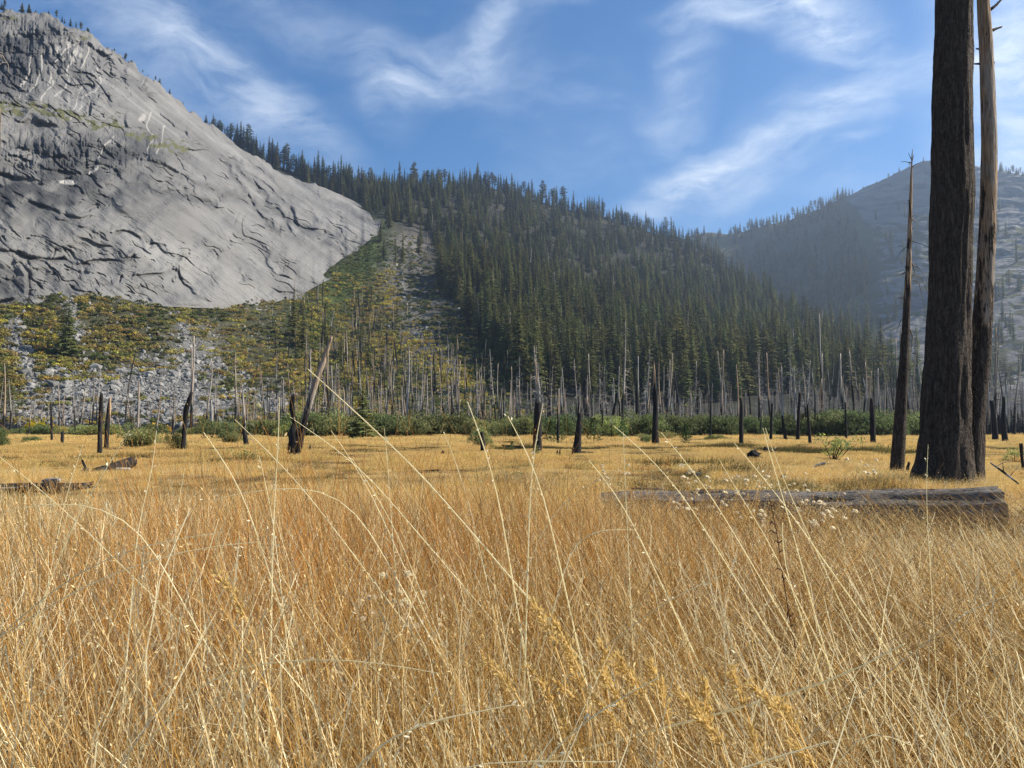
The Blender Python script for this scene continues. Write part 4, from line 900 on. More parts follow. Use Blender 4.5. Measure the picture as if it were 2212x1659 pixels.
big_trunk('scorched_tree', [(2036, 1062, 134), (2037, 1035, 122), (2040, 1000, 108), (2042, 940, 97), (2044, 850, 91), (2048, 750, 87), (2051, 640, 82), (2053, 500, 80), (2058, 400, 80), (2057, 320, 78), (2058, 200, 76), (2059, 100, 75), (2060, 0, 72), (2062, -400, 66), (2064, -1100, 50), (2066, -1900, 8)], YT,
          'thick charred black trunk, widest of the three standing close at the right', (.0, .08, .10, .14, .12, .1), .7, 56, 260, seed=71, furrow=.09, fs=8, branches=[([(2092, 130), (2099, 131)], 4, .1)])
big_trunk('scorched_tree', [(2092, 1060, 70), (2093, 1030, 64), (2094, 1000, 57), (2100, 920, 47), (2108, 850, 44), (2116, 780, 42), (2122, 700, 39), (2128, 600, 35), (2133, 500, 33), (2136, 400, 32), (2137, 300, 31), (2134, 200, 29), (2130, 100, 28), (2124, 0, 25), (2118, -200, 22), (2112, -700, 10)], YT + .35,
          'slimmer scorched trunk with tan peeled patches, joined to the right of the thickest', (.12, .42, .66, .74, .76, .74), .55, 36, 200, seed=73, furrow=.05, fs=5,
          branches=[([(2140, 20), (2151, 12), (2162, 0), (2170, -6)], 5, 0), ([(2142, 66), (2152, 62), (2164, 58)], 5, .0), ([(2124, 104), (2116, 106), (2108, 105)], 4, 0), ([(2125, 141), (2116, 138), (2100, 138)], 4, 0), ([(2142, 150), (2146, 140), (2148, 134)], 4, 0)])
Y3 = float(G(1937, 1030)[1])
rr = random.Random(5); br3 = [([(1968, 365), (1976, 356), (1985, 352)], 1.5, .3), ([(1968, 352), (1955, 349), (1946, 350)], 1.3, .3), ([(1969, 345), (1962, 330)], 1.2, .3), ([(1970, 350), (1974, 334)], 1.2, .3), ([(1966, 470), (1972, 474), (1976, 480)], 3, .9), ([(1960, 585), (1952, 590), (1946, 592)], 4, 1), ([(1963, 560), (1973, 572), (1976, 590), (1968, 604)], 2.2, .9),
      ([(1960, 640), (1952, 642), (1942, 645)], 4, 1), ([(1962, 600), (1985, 610), (1992, 640), (1996, 660)], 1.6, .7), ([(1963, 590), (1990, 600), (2002, 625), (2008, 650)], 1.4, .6), ([(1964, 570), (1985, 578), (1997, 596)], 1.2, .5), ([(1966, 520), (1990, 527), (2010, 535)], 1, .3), ([(1962, 530), (1945, 545), (1935, 560)], 1, .3),
      ([(1954, 700), (1966, 712), (1972, 730), (1968, 760)], 3, 1), ([(1957, 760), (1945, 772), (1925, 780), (1912, 790)], 2.2, .7), ([(1956, 762), (1975, 764), (1990, 772)], 1.6, .5), ([(1948, 800), (1935, 808), (1925, 814)], 1.5, .5), ([(1955, 680), (1945, 695), (1935, 720)], 1.2, .5)]
for k in range(26):
    y = rr.uniform(380, 860); x = float(np.interp(y, [330, 560, 800, 1030], [1970, 1963, 1952, 1937])); s = rr.choice([-1, 1]); L = rr.uniform(3, 9); br3.append(([(x, y), (x + s * L, y + rr.uniform(-3, 2))], rr.uniform(1.5, 3), rr.choice([.2, .8])))
big_trunk('scorched_tree', [(1936, 1032, 30), (1939, 990, 28), (1944, 920, 25), (1948, 850, 22), (1952, 800, 20), (1956, 720, 16), (1961, 620, 13), (1964, 540, 10), (1966, 470, 8), (1968, 400, 5.5), (1970, 340, 2.4), (1971, 322, 1)], Y3,
          'thin tapering trunk with drooping twigs, black below and brown above, left of the thickest', (.0, .0, .1, .5, .62, .6), .75, 20, 120, br3, seed=75, furrow=.06, fs=4)
# white-limbed dead tree at the left edge
YL_ = 22.0; base = P(-16, 926, YL_); base[2] = 0
named_snag('dead_tree', [(-14, 1000, 12), (-14, 700, 10), (-10, 400, 8), (-14, 100, 6), (-18, -60, 4)], 'white-limbed dead tree at the left edge in front of the dome', (.7, 1, 1), tan=0, seed=80, branches=[([(-12, 128), (4, 118), (12, 132), (18, 140), (18, 158), (10, 164)], 3.2, 1), ([(-12, 150), (3, 136), (17, 134)], 2.5, 1), ([(-12, 200), (1, 240), (2, 300), (0, 348)], 3.5, 1), ([(-12, 110), (0, 112), (8, 118)], 2, 1)], Y=24)

# ------------------------------------------------------------------ logs, stumps and branches lying in the meadow
def log(name, pts, label, bare=.1, tan=.3, seed=1, sides=16, rings=40, furrow=.12, mat=None, Y=None, cat='log', jag=0.0, zoff=0, pieces=()):
    """pts: (dx, dy of its axis, thickness px, distance)"""
    A = np.array([[*P(x, y, d), w * d / F / 2] for x, y, w, d in pts]); base = A[0, :3].copy(); A, t = resample(A, rings); A[:, :3] -= base; A[:, 2] += zoff
    root = link(name, None, loc=base, label=label, cat=cat); m1 = MB()
    c = np.tile([bare, tan, 0], (rings, 1)); m1.tube(A[:, :3], A[:, 3], sides, c=c, furrow=furrow, seed=seed, wob=.03, jag=jag, fs=3)
    link('trunk', m1.mesh('log_trunk', mat or M_SNAG, True), parent=root)
    for q, w, bb in pieces:
        d0 = q[0][2]; b3 = np.array([P(x, y, d) for x, y, d in q]) - base; b3, tt = resample(b3, 8); m2 = MB(); m2.tube(b3, np.interp(tt, [0, 1], [w, w * .3]) * d0 / F / 2, 6, c=(bb, .2, 0), wob=.15, seed=seed)
        link('branch', m2.mesh('log_branch', mat or M_SNAG, True), parent=root)
    return root
# the weathered log: shader grain runs along its own length
def m_log():
    m, t, b = base_mat('weathered grey log', .9, .05)
    vec = N(t, 'ShaderNodeTexCoord').outputs['Object']
    n1 = nz(t, 2.2, vec, 6, .6, (.35, 3, 3), dist=.3); n2 = nz(t, 14, vec, 6, .7, (.10, 3, 3), dist=.4); n3 = nz(t, 5, vec, 4, .6, (.5, 1, 1))
    c = mixc(t, mr(t, n1, .3, .7), (.13, .12, .11), (.36, .335, .30)); c = mixc(t, mr(t, n2, .50, .62, 0, .85), c, (.03, .027, .026)); c = mixc(t, mr(t, n3, .58, .75, 0, .7), c, (.17, .09, .055))
    t.links.new(c, b.inputs['Base Color']); bump(t, b, M(t, 'ADD', n1, M(t, 'MULTIPLY', n2, -1.2)), .05); return m
def m_end():
    m, t, b = base_mat('rotten log end', .9, .1)
    vec = N(t, 'ShaderNodeTexCoord').outputs['Object']
    n1 = nz(t, 9, vec, 5, .6, (1, 1, .35)); c = mixc(t, mr(t, n1, .35, .65), (.05, .025, .018), (.30, .17, .10)); t.links.new(c, b.inputs['Base Color']); bump(t, b, n1, .08); return m
M_GLOG = m_log(); M_END = m_end()
def big_log():
    d0, d1 = 9.6, 8.6; a = P(1300, 1098, d0); b = P(2150, 1104, d1); root = link('fallen_log', None, loc=a, label='long grey weathered log lying in the grass before the big trunks', cat='log')
    n = 150; t = np.linspace(0, 1, n); ctr = (b - a)[None] * t[:, None]; ctr[:, 2] += .02 * np.sin(t * 7) + .012 * np.sin(t * 19)
    sides = 56; an = np.linspace(0, 2 * math.pi, sides, endpoint=False); r = np.interp(t, [0, 1], [.21, .255])[:, None] * np.ones((n, sides))
    L = t * 4.7; AA, LL = np.meshgrid(an, L); u = np.cos(AA) * 3 + 9; w = np.sin(AA) * 3 + 9
    r *= 1 + .10 * (noise2(u, w + LL * .25, 5) - .5) * 2 - .13 * sst(.80, .93, 1 - np.abs(2 * noise2(u * 1.7, w * 1.7 + LL * .12, 7) - 1)) * 1.0 - .06 * sst(.8, .95, 1 - np.abs(2 * noise2(u * 3.4, w * 3.4 + LL * .3, 8) - 1))
    dx = (b - a) / np.linalg.norm(b - a); s1 = np.cross(dx, [0, 0, 1]); s1 /= np.linalg.norm(s1); s2 = np.cross(s1, dx)
    V = ctr[:, None] + r[..., None] * (np.cos(an)[None, :, None] * s1 + np.sin(an)[None, :, None] * s2); V[:, :, 2] *= 1.0
    V[-1] += dx * (.05 * noise2(np.cos(an) * 4 + 9, np.sin(an) * 4 + 9, 3)[:, None]); mb_ = MB(); i = np.arange(n - 1)[:, None] * sides; j = np.arange(sides)[None, :]; j2 = (j + 1) % sides
    mb_.add(V.reshape(-1, 3), q=np.stack([i + j, i + j2, i + sides + j2, i + sides + j], -1).reshape(-1, 4)); link('trunk', mb_.mesh('grey_log', M_GLOG, True), parent=root)
    e = MB(); rings = 7; E = []
    for k in range(rings):
        f = 1 - k / (rings - 1); q = ctr[-1] + r[-1][:, None] * f * (np.cos(an)[:, None] * s1 + np.sin(an)[:, None] * s2) + dx * (.05 * noise2(np.cos(an) * 4 + 9, np.sin(an) * 4 + 9, 3)[:, None] + (.0 if k == 0 else .10 * (noise2(np.cos(an) * f * 5 + 9, np.sin(an) * f * 3 + 9, 13)[:, None] - .6))); E.append(q)
    E = np.array(E); i = np.arange(rings - 1)[:, None] * sides; e.add(E.reshape(-1, 3), q=np.stack([i + j, i + j2, i + sides + j2, i + sides + j], -1).reshape(-1, 4)); link('log_end', e.mesh('log_end', M_END, True), parent=root, label='crumbling reddish end of the log')
    # loose splinters lying along it
    for k in range(9):
        t0 = random.uniform(.05, .9); aa = random.uniform(.9, 2.3); q0 = ctr[int(t0 * n)] + .225 * (math.cos(aa) * s1 * -1 + math.sin(aa) * s2); q = [q0, q0 + dx * random.uniform(.2, .6) + s2 * random.uniform(-.01, .015)]
        m2 = MB(); m2.tube(q, [.014, .005], 5, wob=.2, seed=k); link('splinter', m2.mesh('splinter', M_GLOG, True), parent=root)
big_log()
log('charred_log', [(-60, 1056, 20, 14.6), (40, 1055, 22, 14.6), (110, 1056, 26, 14.5), (175, 1050, 12, 14.7)], 'charred black log lying at the left edge of the meadow', .05, seed=91, jag=.3, pieces=[([(-10, 1056, 14.4), (30, 1054, 14.4), (60, 1050, 14.3)], 6, .9)])
log('bleached_log', [(92, 1040, 8, 15.4), (110, 1038, 12, 15.4), (128, 1037, 8, 15.3)], 'short bleached white log lying behind the charred log at left', 1, 0, seed=92, furrow=.3)
log('tilted_log', [(205, 1022, 22, 20.5), (240, 1012, 22, 21), (285, 998, 24, 22.5)], 'burnt log with its black end raised above the grass, at left', .03, seed=93, pieces=[([(232, 1006, 21), (228, 992, 21)], 3, .2), ([(243, 1002, 21), (240, 985, 21.2)], 3, .2)])
log('bleached_branch', [(250, 1012, 5, 20.5), (280, 1013, 6, 20.8)], 'white broken limb lying under the raised log end', 1, 0, seed=94)
log('charred_stump', [(183, 1022, 14, 20.4), (186, 1014, 10, 20.4), (184, 1009, 4, 20.4)], 'low char-black stump left of the raised log', 0, seed=95, furrow=.4, cat='stump', jag=.3)
log('thin_log', [(-40, 997, 5, 28), (40, 997, 6, 28), (150, 997, 5, 28), (232, 996, 5, 28)], 'long thin black log across the left meadow', 0, seed=96)
log('fallen_branch', [(300, 993, 6, 29), (318, 990, 6, 29.4), (334, 992, 3, 29)], 'dark fallen branch right of the raised log', .2, seed=97)
log('charred_log', [(790, 964, 4, 53), (840, 967, 5, 51)], 'thin black log in the middle meadow right of the leaning trunk', 0, seed=98)
log('charred_log', [(840, 972, 7, 43), (866, 974, 9, 43), (900, 977, 6, 42), (955, 972, 4, 43)], 'knotty char-black log with upturned limbs in the middle meadow', 0, seed=99, furrow=.4, pieces=[([(880, 976, 43), (872, 966, 43)], 3, 0), ([(920, 975, 43), (935, 966, 43)], 3, 0), ([(900, 977, 43), (893, 968, 43)], 2.5, .2)])
log('charred_log', [(950, 970, 5, 46), (985, 968, 8, 46), (1012, 972, 8, 45), (1040, 972, 4, 45)], 'black log beside the short stump in the light green bush', 0, seed=100, furrow=.3)
log('charred_log', [(1085, 962, 4, 52), (1130, 966, 4, 50)], 'thin black log left of the fat charred stump', 0, seed=101)
for (x, y, h, w, lab, sd) in [(955, 992, 18, 12, 'twin-pointed black stump low in the golden grass at centre', 110), (918, 984, 8, 5, 'tiny black stump left of the twin-pointed one', 111), (1202, 990, 18, 6, 'left of two close black stump spikes by the leaning charred snag', 112), (1208, 990, 20, 5, 'right of two close black stump spikes by the leaning charred snag', 113), (668, 975, 14, 6, 'small dark stump behind the leaning trunk', 114)]:
    named_snag('stump', [(x, y, w), (x + 1, y - h * .5, w * .8), (x + 2, y - h, w * .2)], lab, (0, 0), seed=sd, cat='stump', furrow=.4, wob=.4, rings=10)
log('fallen_limb', [(1237, 962 + 12, 5, 37), (1248, 979, 7, 36), (1262, 982, 12, 35), (1276, 982, 9, 35), (1282, 979, 7, 35)], 'charred fallen limb curving away from the fork-topped snag', .05, seed=120, furrow=.35, pieces=[([(1262, 980, 35), (1255, 986, 35)], 4, 0)])
log('charred_log', [(760, 1040, 12, 18), (775, 1040, 14, 18), (800, 1037, 6, 18)], 'black rotting log half sunk in the grass at centre-left', 0, seed=121, furrow=.3)
log('charred_log', [(885, 1021, 8, 21.5), (925, 1019, 8, 21.5), (950, 1018, 8, 21.3)], 'black log piece lying in the grass near the centre', 0, seed=122)
log('charred_stump', [(1650, 974, 16, 36), (1662, 975, 12, 36), (1690, 979, 6, 36)], 'broken burnt log with a raised root end in the right meadow', .12, seed=123, furrow=.4)
log('root_mass', [(1616, 988, 10, 30), (1630, 984, 17, 30), (1644, 990, 10, 29)], 'gnarled black root mass in the right meadow', .05, seed=124, furrow=.6, cat='stump', pieces=[([(1625, 984, 30), (1612, 979, 30)], 3, .1), ([(1635, 985, 30), (1646, 978, 30)], 3, .1), ([(1630, 990, 29.8), (1622, 998, 29)], 3, .1)])
log('bleached_branch', [(1740, 1012, 4, 22), (1758, 1008, 5, 22), (1782, 1000, 6, 22)], 'white broken branch in the grass left of the third trunk', 1, 0, seed=125, pieces=[([(1762, 1008, 22), (1750, 1020, 21.8)], 3, .2), ([(1778, 1002, 22), (1800, 1002, 22)], 2, .5)])
named_snag('charred_stake', [(1957, 1035, 7), (1961, 1010, 7), (1963, 1000, 4)], 'small crooked charred stake between the third and the thickest trunk', (0, .05), seed=126, cat='stake', branches=[([(1958, 1022), (1953, 1016)], 3, 0), ([(1963, 1008), (1967, 1000)], 2.5, 0)])
log('dead_branch', [(2200, 1045, 4, 13.5), (2168, 1020, 5, 14), (2140, 1000, 3, 14.5)], 'leafless grey branch in the grass right of the big trunks', .5, .2, seed=127, sides=8, pieces=[([(2150, 1010, 14.2), (2165, 1000, 14.2), (2182, 996, 14.2)], 2, .6), ([(2168, 1020, 14), (2166, 1000, 14)], 3, .1), ([(2180, 1030, 14), (2196, 1012, 14)], 2, .4)])
named_snag('charred_stake', [(2214, 1030, 6), (2208, 990, 6), (2206, 962, 7)], 'crooked grey stake at the right edge', (.3, .3), seed=128, cat='stake')
log('bleached_branch', [(1500, 1026, 4, 17), (1512, 1022, 5, 17)], 'small grey-white broken stick before the log', .9, 0, seed=129)
log('dark_stick', [(1688, 1022 + 8, 5, 17), (1696, 1026, 4, 17)], 'tiny black stick in the grass above the log', 0, seed=130)

# ------------------------------------------------------------------ grass
STRAW = np.array([.80, .60, .28]); GOLD = np.array([.66, .39, .11]); RUST = np.array([.50, .19, .03]); PALE = np.array([.86, .76, .48]); BROWN = np.array([.30, .17, .07]); OLIVE = np.array([.10, .10, .035])
def ribbons(mb_, base, h, az_, lean, curl, w, segs, col, tipw=.25, r=rng):
    """grass blades: n ribbons that lean by lean radians and bend over by curl more"""
    n = len(base); t = np.linspace(0, 1, segs + 1)
    th = lean[:, None] * (.45 + .55 * t)[None] + curl[:, None] * (t ** 1.8)[None]
    ds = (h / segs)[:, None]; thm = (th[:, 1:] + th[:, :-1]) / 2
    rr_ = np.concatenate([np.zeros((n, 1)), np.cumsum(np.sin(thm) * ds, 1)], 1); zz = np.concatenate([np.zeros((n, 1)), np.cumsum(np.cos(thm) * ds, 1)], 1)
    c = np.stack([base[:, 0:1] + rr_ * np.cos(az_)[:, None], base[:, 1:2] + rr_ * np.sin(az_)[:, None], base[:, 2:3] + zz], -1)
    c[..., 2] = np.maximum(c[..., 2], .015)
    c[..., :2] += (r.normal(0, 1, (n, segs + 1, 2)) * (h * .012)[:, None, None]) * (t > 0)[None, :, None]
    ya = r.uniform(0, 2 * math.pi, n); sd = np.stack([np.cos(ya), np.sin(ya), 0 * ya], -1)[:, None]
    ww = (w[:, None] * (1 - (1 - tipw) * t)[None])[..., None] * .5
    V = np.stack([c - sd * ww, c + sd * ww], 2).reshape(n, -1, 3)
    k = np.arange(segs) * 2; q0 = np.stack([k, k + 1, k + 3, k + 2], -1)
    q = (q0[None] + (np.arange(n) * (2 * (segs + 1)))[:, None, None]).reshape(-1, 4)
    mb_.add(V.reshape(-1, 3), q=q, c=np.repeat(col, 2 * (segs + 1), 0)); return c
def florets(mb_, c, t0, n_per, size, col, r=rng):
    n, s = c.shape[:2]
    for k in range(n_per):
        t = r.uniform(t0, 1, n) * (s - 1); i = np.minimum(t.astype(int), s - 2); f = (t - i)[:, None]; ar = np.arange(n)
        p = c[ar, i] * (1 - f) + c[ar, i + 1] * f; d = c[ar, i + 1] - c[ar, i]; d /= np.linalg.norm(d, axis=1)[:, None] + 1e-9
        o = r.normal(0, 1, (n, 3)); ax = d * .8 + o * .5; ax /= np.linalg.norm(ax, axis=1)[:, None]; sx = np.cross(ax, r.normal(0, 1, (n, 3))); sx /= np.linalg.norm(sx, axis=1)[:, None] + 1e-9
        S_ = size[:, None] * r.uniform(.6, 1.4, (n, 1)); q = p + o * S_ * .25
        V = np.stack([q, q + ax * S_ * .5 + sx * S_ * .18, q + ax * S_, q + ax * S_ * .5 - sx * S_ * .18], 1)
        mb_.add(V.reshape(-1, 3), q=np.arange(n * 4).reshape(-1, 4), c=np.repeat(col, 4, 0))
LOGA, LOGB = P(1300, 1098, 9.6), P(2150, 1104, 8.6)
def on_log(x, y):
    k = (x > LOGA[0] - .1) & (x < LOGB[0] + .25); yl = LOGA[1] + (LOGB[1] - LOGA[1]) * (x - LOGA[0]) / (LOGB[0] - LOGA[0]); return k & (np.abs(y - yl) < .32)
def rust_amt(x, y):
    return np.clip(1.2 * np.exp(-(((x + 1.0) / .75) ** 2 + ((y - 3.0) / 1.2) ** 2)) + .9 * np.exp(-(((x + .1) / .7) ** 2 + ((y - 3.6) / .8) ** 2)) + .5 * np.exp(-(((x - 1.2) / 1.3) ** 2 + ((y - 4.6) / 1.0) ** 2)) + .3 * (fbm(x * .9, y * .6, 3, 7) - .45) * 2, 0, 1)
def near_points(n, y0, y1, pw):
    y = y0 + (y1 - y0) * rng.random(n) ** pw; x = (rng.random(n) * 2 - 1) * (.74 * y + .35); return x, y
def hmax(x, y): return np.clip(1.2 - .088 * y - .26 * sst(.10, .25, x / y) * sst(2.5, 6, y) - .08 * sst(.1, .25, x / y) * sst(5.5, 7.5, y) - .14 * sst(2.6, 1.0, y) + .13 * np.exp(-(((x + .5) / 1.0) ** 2 + ((y - 3.4) / 1.2) ** 2)), .17, .92)
def wrap(a): return a
CLX, CLY = near_points(900, .8, 9.5, 1.0); CLA = rng.uniform(0, 6.28, 900); CLL = rng.uniform(.0, 1.0, 900)
def clump(x, y, share, spread):
    """draw part of the blades together into tussocks that share a lean"""
    n = len(x); k = rng.integers(0, 900, n); inn = rng.random(n) < share; ox = rng.normal(0, 1, n) * spread; oy = rng.normal(0, 1, n) * spread
    return np.where(inn, CLX[k] + ox, x), np.clip(np.where(inn, CLY[k] + oy, y), .72, 99), inn, np.arctan2(oy, ox), k, np.hypot(ox, oy) / spread
# fine, nearly upright stems
gm_ = MB()
x, y = near_points(50000, .75, 10.0, 1.05); x, y, inn, ca, kk, cr = clump(x, y, .55, .10); k = ~on_log(x, y); x, y, inn, ca, kk, cr = [q[k] for q in (x, y, inn, ca, kk, cr)]; n = len(x)
ru = rust_amt(x, y); cn = fbm(x * 2.2, y * 1.6, 3, 51); hh = hmax(x, y) * (.55 + .55 * rng.random(n)) * (.80 + .4 * cn) * (1 + .12 * ru)
sv = rng.random((n, 1)); far_ = sst(2.5, 6, y)[:, None]; col = GOLD * (.48 + .5 * sv) + RUST * .25 * (1 - sv); lft = sst(.0, -.4, x / y)[:, None]; col = np.where(rng.random((n, 1)) < .16 + .3 * far_ + .22 * lft, STRAW, col); col = col * np.array([1, 1, 1]) * (.55 + .75 * fbm(x * 1.6 + 3, y * 1.1, 3, 57))[:, None]; a_ = ru[:, None] * rng.uniform(.3, 1, (n, 1)); col = col * (1 - a_) + RUST * a_ * rng.uniform(.8, 1.4, (n, 1)); col *= rng.uniform(.4, 1.2, (n, 1))
rgt = sst(.1, .5, x / y)
az1 = np.where(rng.random(n) < .78, math.pi + rng.normal(0, .6, n), rng.uniform(0, 6.28, n))
az1 = np.where(inn & (rng.random(n) < .6), ca, az1); hh = hh * np.where(inn, .9 + .35 * CLL[kk], 1.0)
c = ribbons(gm_, np.stack([x, y, 0 * x], -1), hh, az1, np.abs(rng.normal(.16, .16, n)) + .30 * rgt + .12 * inn * cr, np.abs(rng.normal(.2, .35, n)) + .25 * rgt, .0017 + .00045 * y, 4, col)
florets(gm_, c, .62, 4, .0055 + .0008 * y, np.clip(STRAW * rng.uniform(.6, 1.1, (n, 1)) * (1 - a_ * .5) + RUST * a_ * .5, 0, .9))
link('grass', gm_.mesh('grass_fine', M_GRASSN), kind='stuff', label='dense fine straw and rust coloured grass filling the foreground')
# coarse pale stalks: most lean left, many arch
gm_ = MB()
x, y = near_points(17500, .8, 8.0, 1.0); x, y, inn, ca, kk, cr = clump(x, y, .6, .07); k = ~on_log(x, y); x, y, inn, ca, kk, cr = [q[k] for q in (x, y, inn, ca, kk, cr)]; n = len(x)
lf = sst(.05, -.45, x / y); hh = np.minimum(rng.uniform(.55, 1.12, n), np.where(rng.random(n) < .12, 1.25, 1.0)) * np.interp(y, [0, 3, 7], [1, .95, .62]) * (1 - .4 * sst(.1, .3, x / y) * sst(4, 7, y)) * (.9 + .1 * lf)
az2 = np.where(rng.random(n) < .80 - .42 * lf, math.pi + rng.normal(0, .45, n), rng.normal(0, .8, n))
az2 = np.where(inn & (rng.random(n) < .35), ca, az2); col = PALE * rng.uniform(.8, 1.1, (n, 1)); m_ = (rng.random((n, 1)) < .3); col = np.where(m_, STRAW * rng.uniform(.7, 1.1, (n, 1)), col)
le = np.abs(rng.normal(.45, .22, n)) + .18 * sst(.1, .5, x / y)
c = ribbons(gm_, np.stack([x, y, 0 * x], -1), hh, az2, le, np.where(rng.random(n) < .30, rng.uniform(.3, 1.5, n), rng.normal(.03, .10, n)), rng.uniform(.0028, .0056, n) + .0003 * y, 9, col, .3)
florets(gm_, c[:, 4:], .2, 4, np.full(n, .008), np.clip(col * 1.1, 0, .9))
link('grass', gm_.mesh('grass_stalks', M_GRASSN), kind='stuff', label='long pale stalks leaning left through the foreground grass')
# combed, half fallen blades: thick mats in the right half and thatch near the ground
gm_ = MB()
x, y = near_points(15000, .8, 8.2, 1.0); x = np.where(rng.random(len(x)) < .45, np.abs(x), x); k = ~on_log(x, y); x, y = x[k], y[k]; n = len(x)
col = np.where(rng.random((n, 1)) < .3, STRAW, BROWN * .8) * rng.uniform(.35, 1.0, (n, 1)); mt = fbm(x * 1.3 + 4, y * 1.1, 3, 61)
az3 = math.pi + rng.normal(0, .25, n) + np.where(mt > .52, .35, -.25) + np.where(rng.random(n) < .15, math.pi, 0)
ribbons(gm_, np.stack([x, y, rng.uniform(.0, .22, n)], -1), rng.uniform(.35, .75, n), az3, rng.uniform(.75, 1.25, n), rng.uniform(.1, .6, n), .0018 + .0004 * y, 6, col, .3)
link('grass', gm_.mesh('grass_fallen', M_GRASSN), kind='stuff', label='half fallen blades matted together near the ground')

# meadow beyond: tufts spread over the ground
def tuft(seed, n, rad, h, w, cols, lean=.2, fl=.02, segs=3, az0=0.3):
    r = np.random.default_rng(seed); m = MB(); a = r.uniform(0, 6.28, n); q = rad * np.sqrt(r.random(n)); b = np.stack([q * np.cos(a), q * np.sin(a), 0 * a], -1)
    col = np.array(cols)[r.integers(0, len(cols), n)] * r.uniform(.7, 1.15, (n, 1))
    c = ribbons(m, b, h * r.uniform(.55, 1.1, n), az0 + r.normal(0, .9, n), np.abs(r.normal(lean, .12, n)), np.abs(r.normal(.35, .25, n)), np.full(n, w) * r.uniform(.7, 1.3, n), segs, col, .3, r)
    if fl: florets(m, c, .6, 2, np.full(n, fl), np.clip(col * 1.12, 0, .9), r)
    return m.mesh('grass_tuft', M_GRASS)
MS = np.array([.84, .60, .24]); MG = np.array([.78, .50, .15]); GC = [MS, MG, MS * .92, MG * .9 + RUST * .1]; GO = [OLIVE, BROWN * .45, OLIVE * 1.3, OLIVE * .7]  # GO: olive tufts for random dark patches and the hollows' painted shade
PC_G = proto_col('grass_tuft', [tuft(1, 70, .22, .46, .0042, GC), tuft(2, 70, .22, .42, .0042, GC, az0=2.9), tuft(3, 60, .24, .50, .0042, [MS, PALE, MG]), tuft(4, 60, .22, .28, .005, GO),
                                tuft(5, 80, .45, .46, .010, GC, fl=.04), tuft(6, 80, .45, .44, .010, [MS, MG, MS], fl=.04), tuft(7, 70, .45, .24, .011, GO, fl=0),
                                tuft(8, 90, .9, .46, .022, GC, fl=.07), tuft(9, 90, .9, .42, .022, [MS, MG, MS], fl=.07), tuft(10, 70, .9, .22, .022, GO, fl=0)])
def meadow(n, y0, y1, lo, hi, dk, sd, sc):
    y = np.sqrt(y0 ** 2 + (y1 ** 2 - y0 ** 2) * rng.random(n)); x = (rng.random(n) * 2 - 1) * (.76 * y + 2)
    k = ~on_log(x, y); x, y = x[k], y[k]; da = hollow_shade(x, y); nn = fbm(x * .35, y * .18, 3, sd)
    idx = np.where(da > .35, dk, rng.integers(lo, hi, len(x))); idx = np.where((rng.random(len(x)) < .5 * sst(.57, .66, fbm(x * .5 + 7, y * .16, 3, sd + 9))), dk, idx)  # dark tufts fill the bands as painted shade, others scatter at random
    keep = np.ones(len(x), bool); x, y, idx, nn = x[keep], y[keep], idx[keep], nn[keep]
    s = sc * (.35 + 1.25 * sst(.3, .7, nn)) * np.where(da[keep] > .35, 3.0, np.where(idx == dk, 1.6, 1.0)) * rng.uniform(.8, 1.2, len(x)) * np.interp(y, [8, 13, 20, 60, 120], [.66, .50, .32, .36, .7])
    return np.stack([x, y, gz(x, y) - hollow_shade(x, y) * .18 - .01], -1), np.stack([0 * x, 0 * x, rng.normal(0, .5, len(x))], -1), np.stack([rng.uniform(.9, 1.2, len(x))] * 2 + [s], -1), idx
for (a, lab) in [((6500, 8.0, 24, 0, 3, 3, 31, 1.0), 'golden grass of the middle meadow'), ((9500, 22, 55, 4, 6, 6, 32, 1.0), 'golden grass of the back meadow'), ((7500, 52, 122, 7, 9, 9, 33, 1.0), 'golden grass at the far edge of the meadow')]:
    p_, r_, s_, i_ = meadow(*a); scatter('grass', p_, r_, s_, i_, PC_G, label=lab)

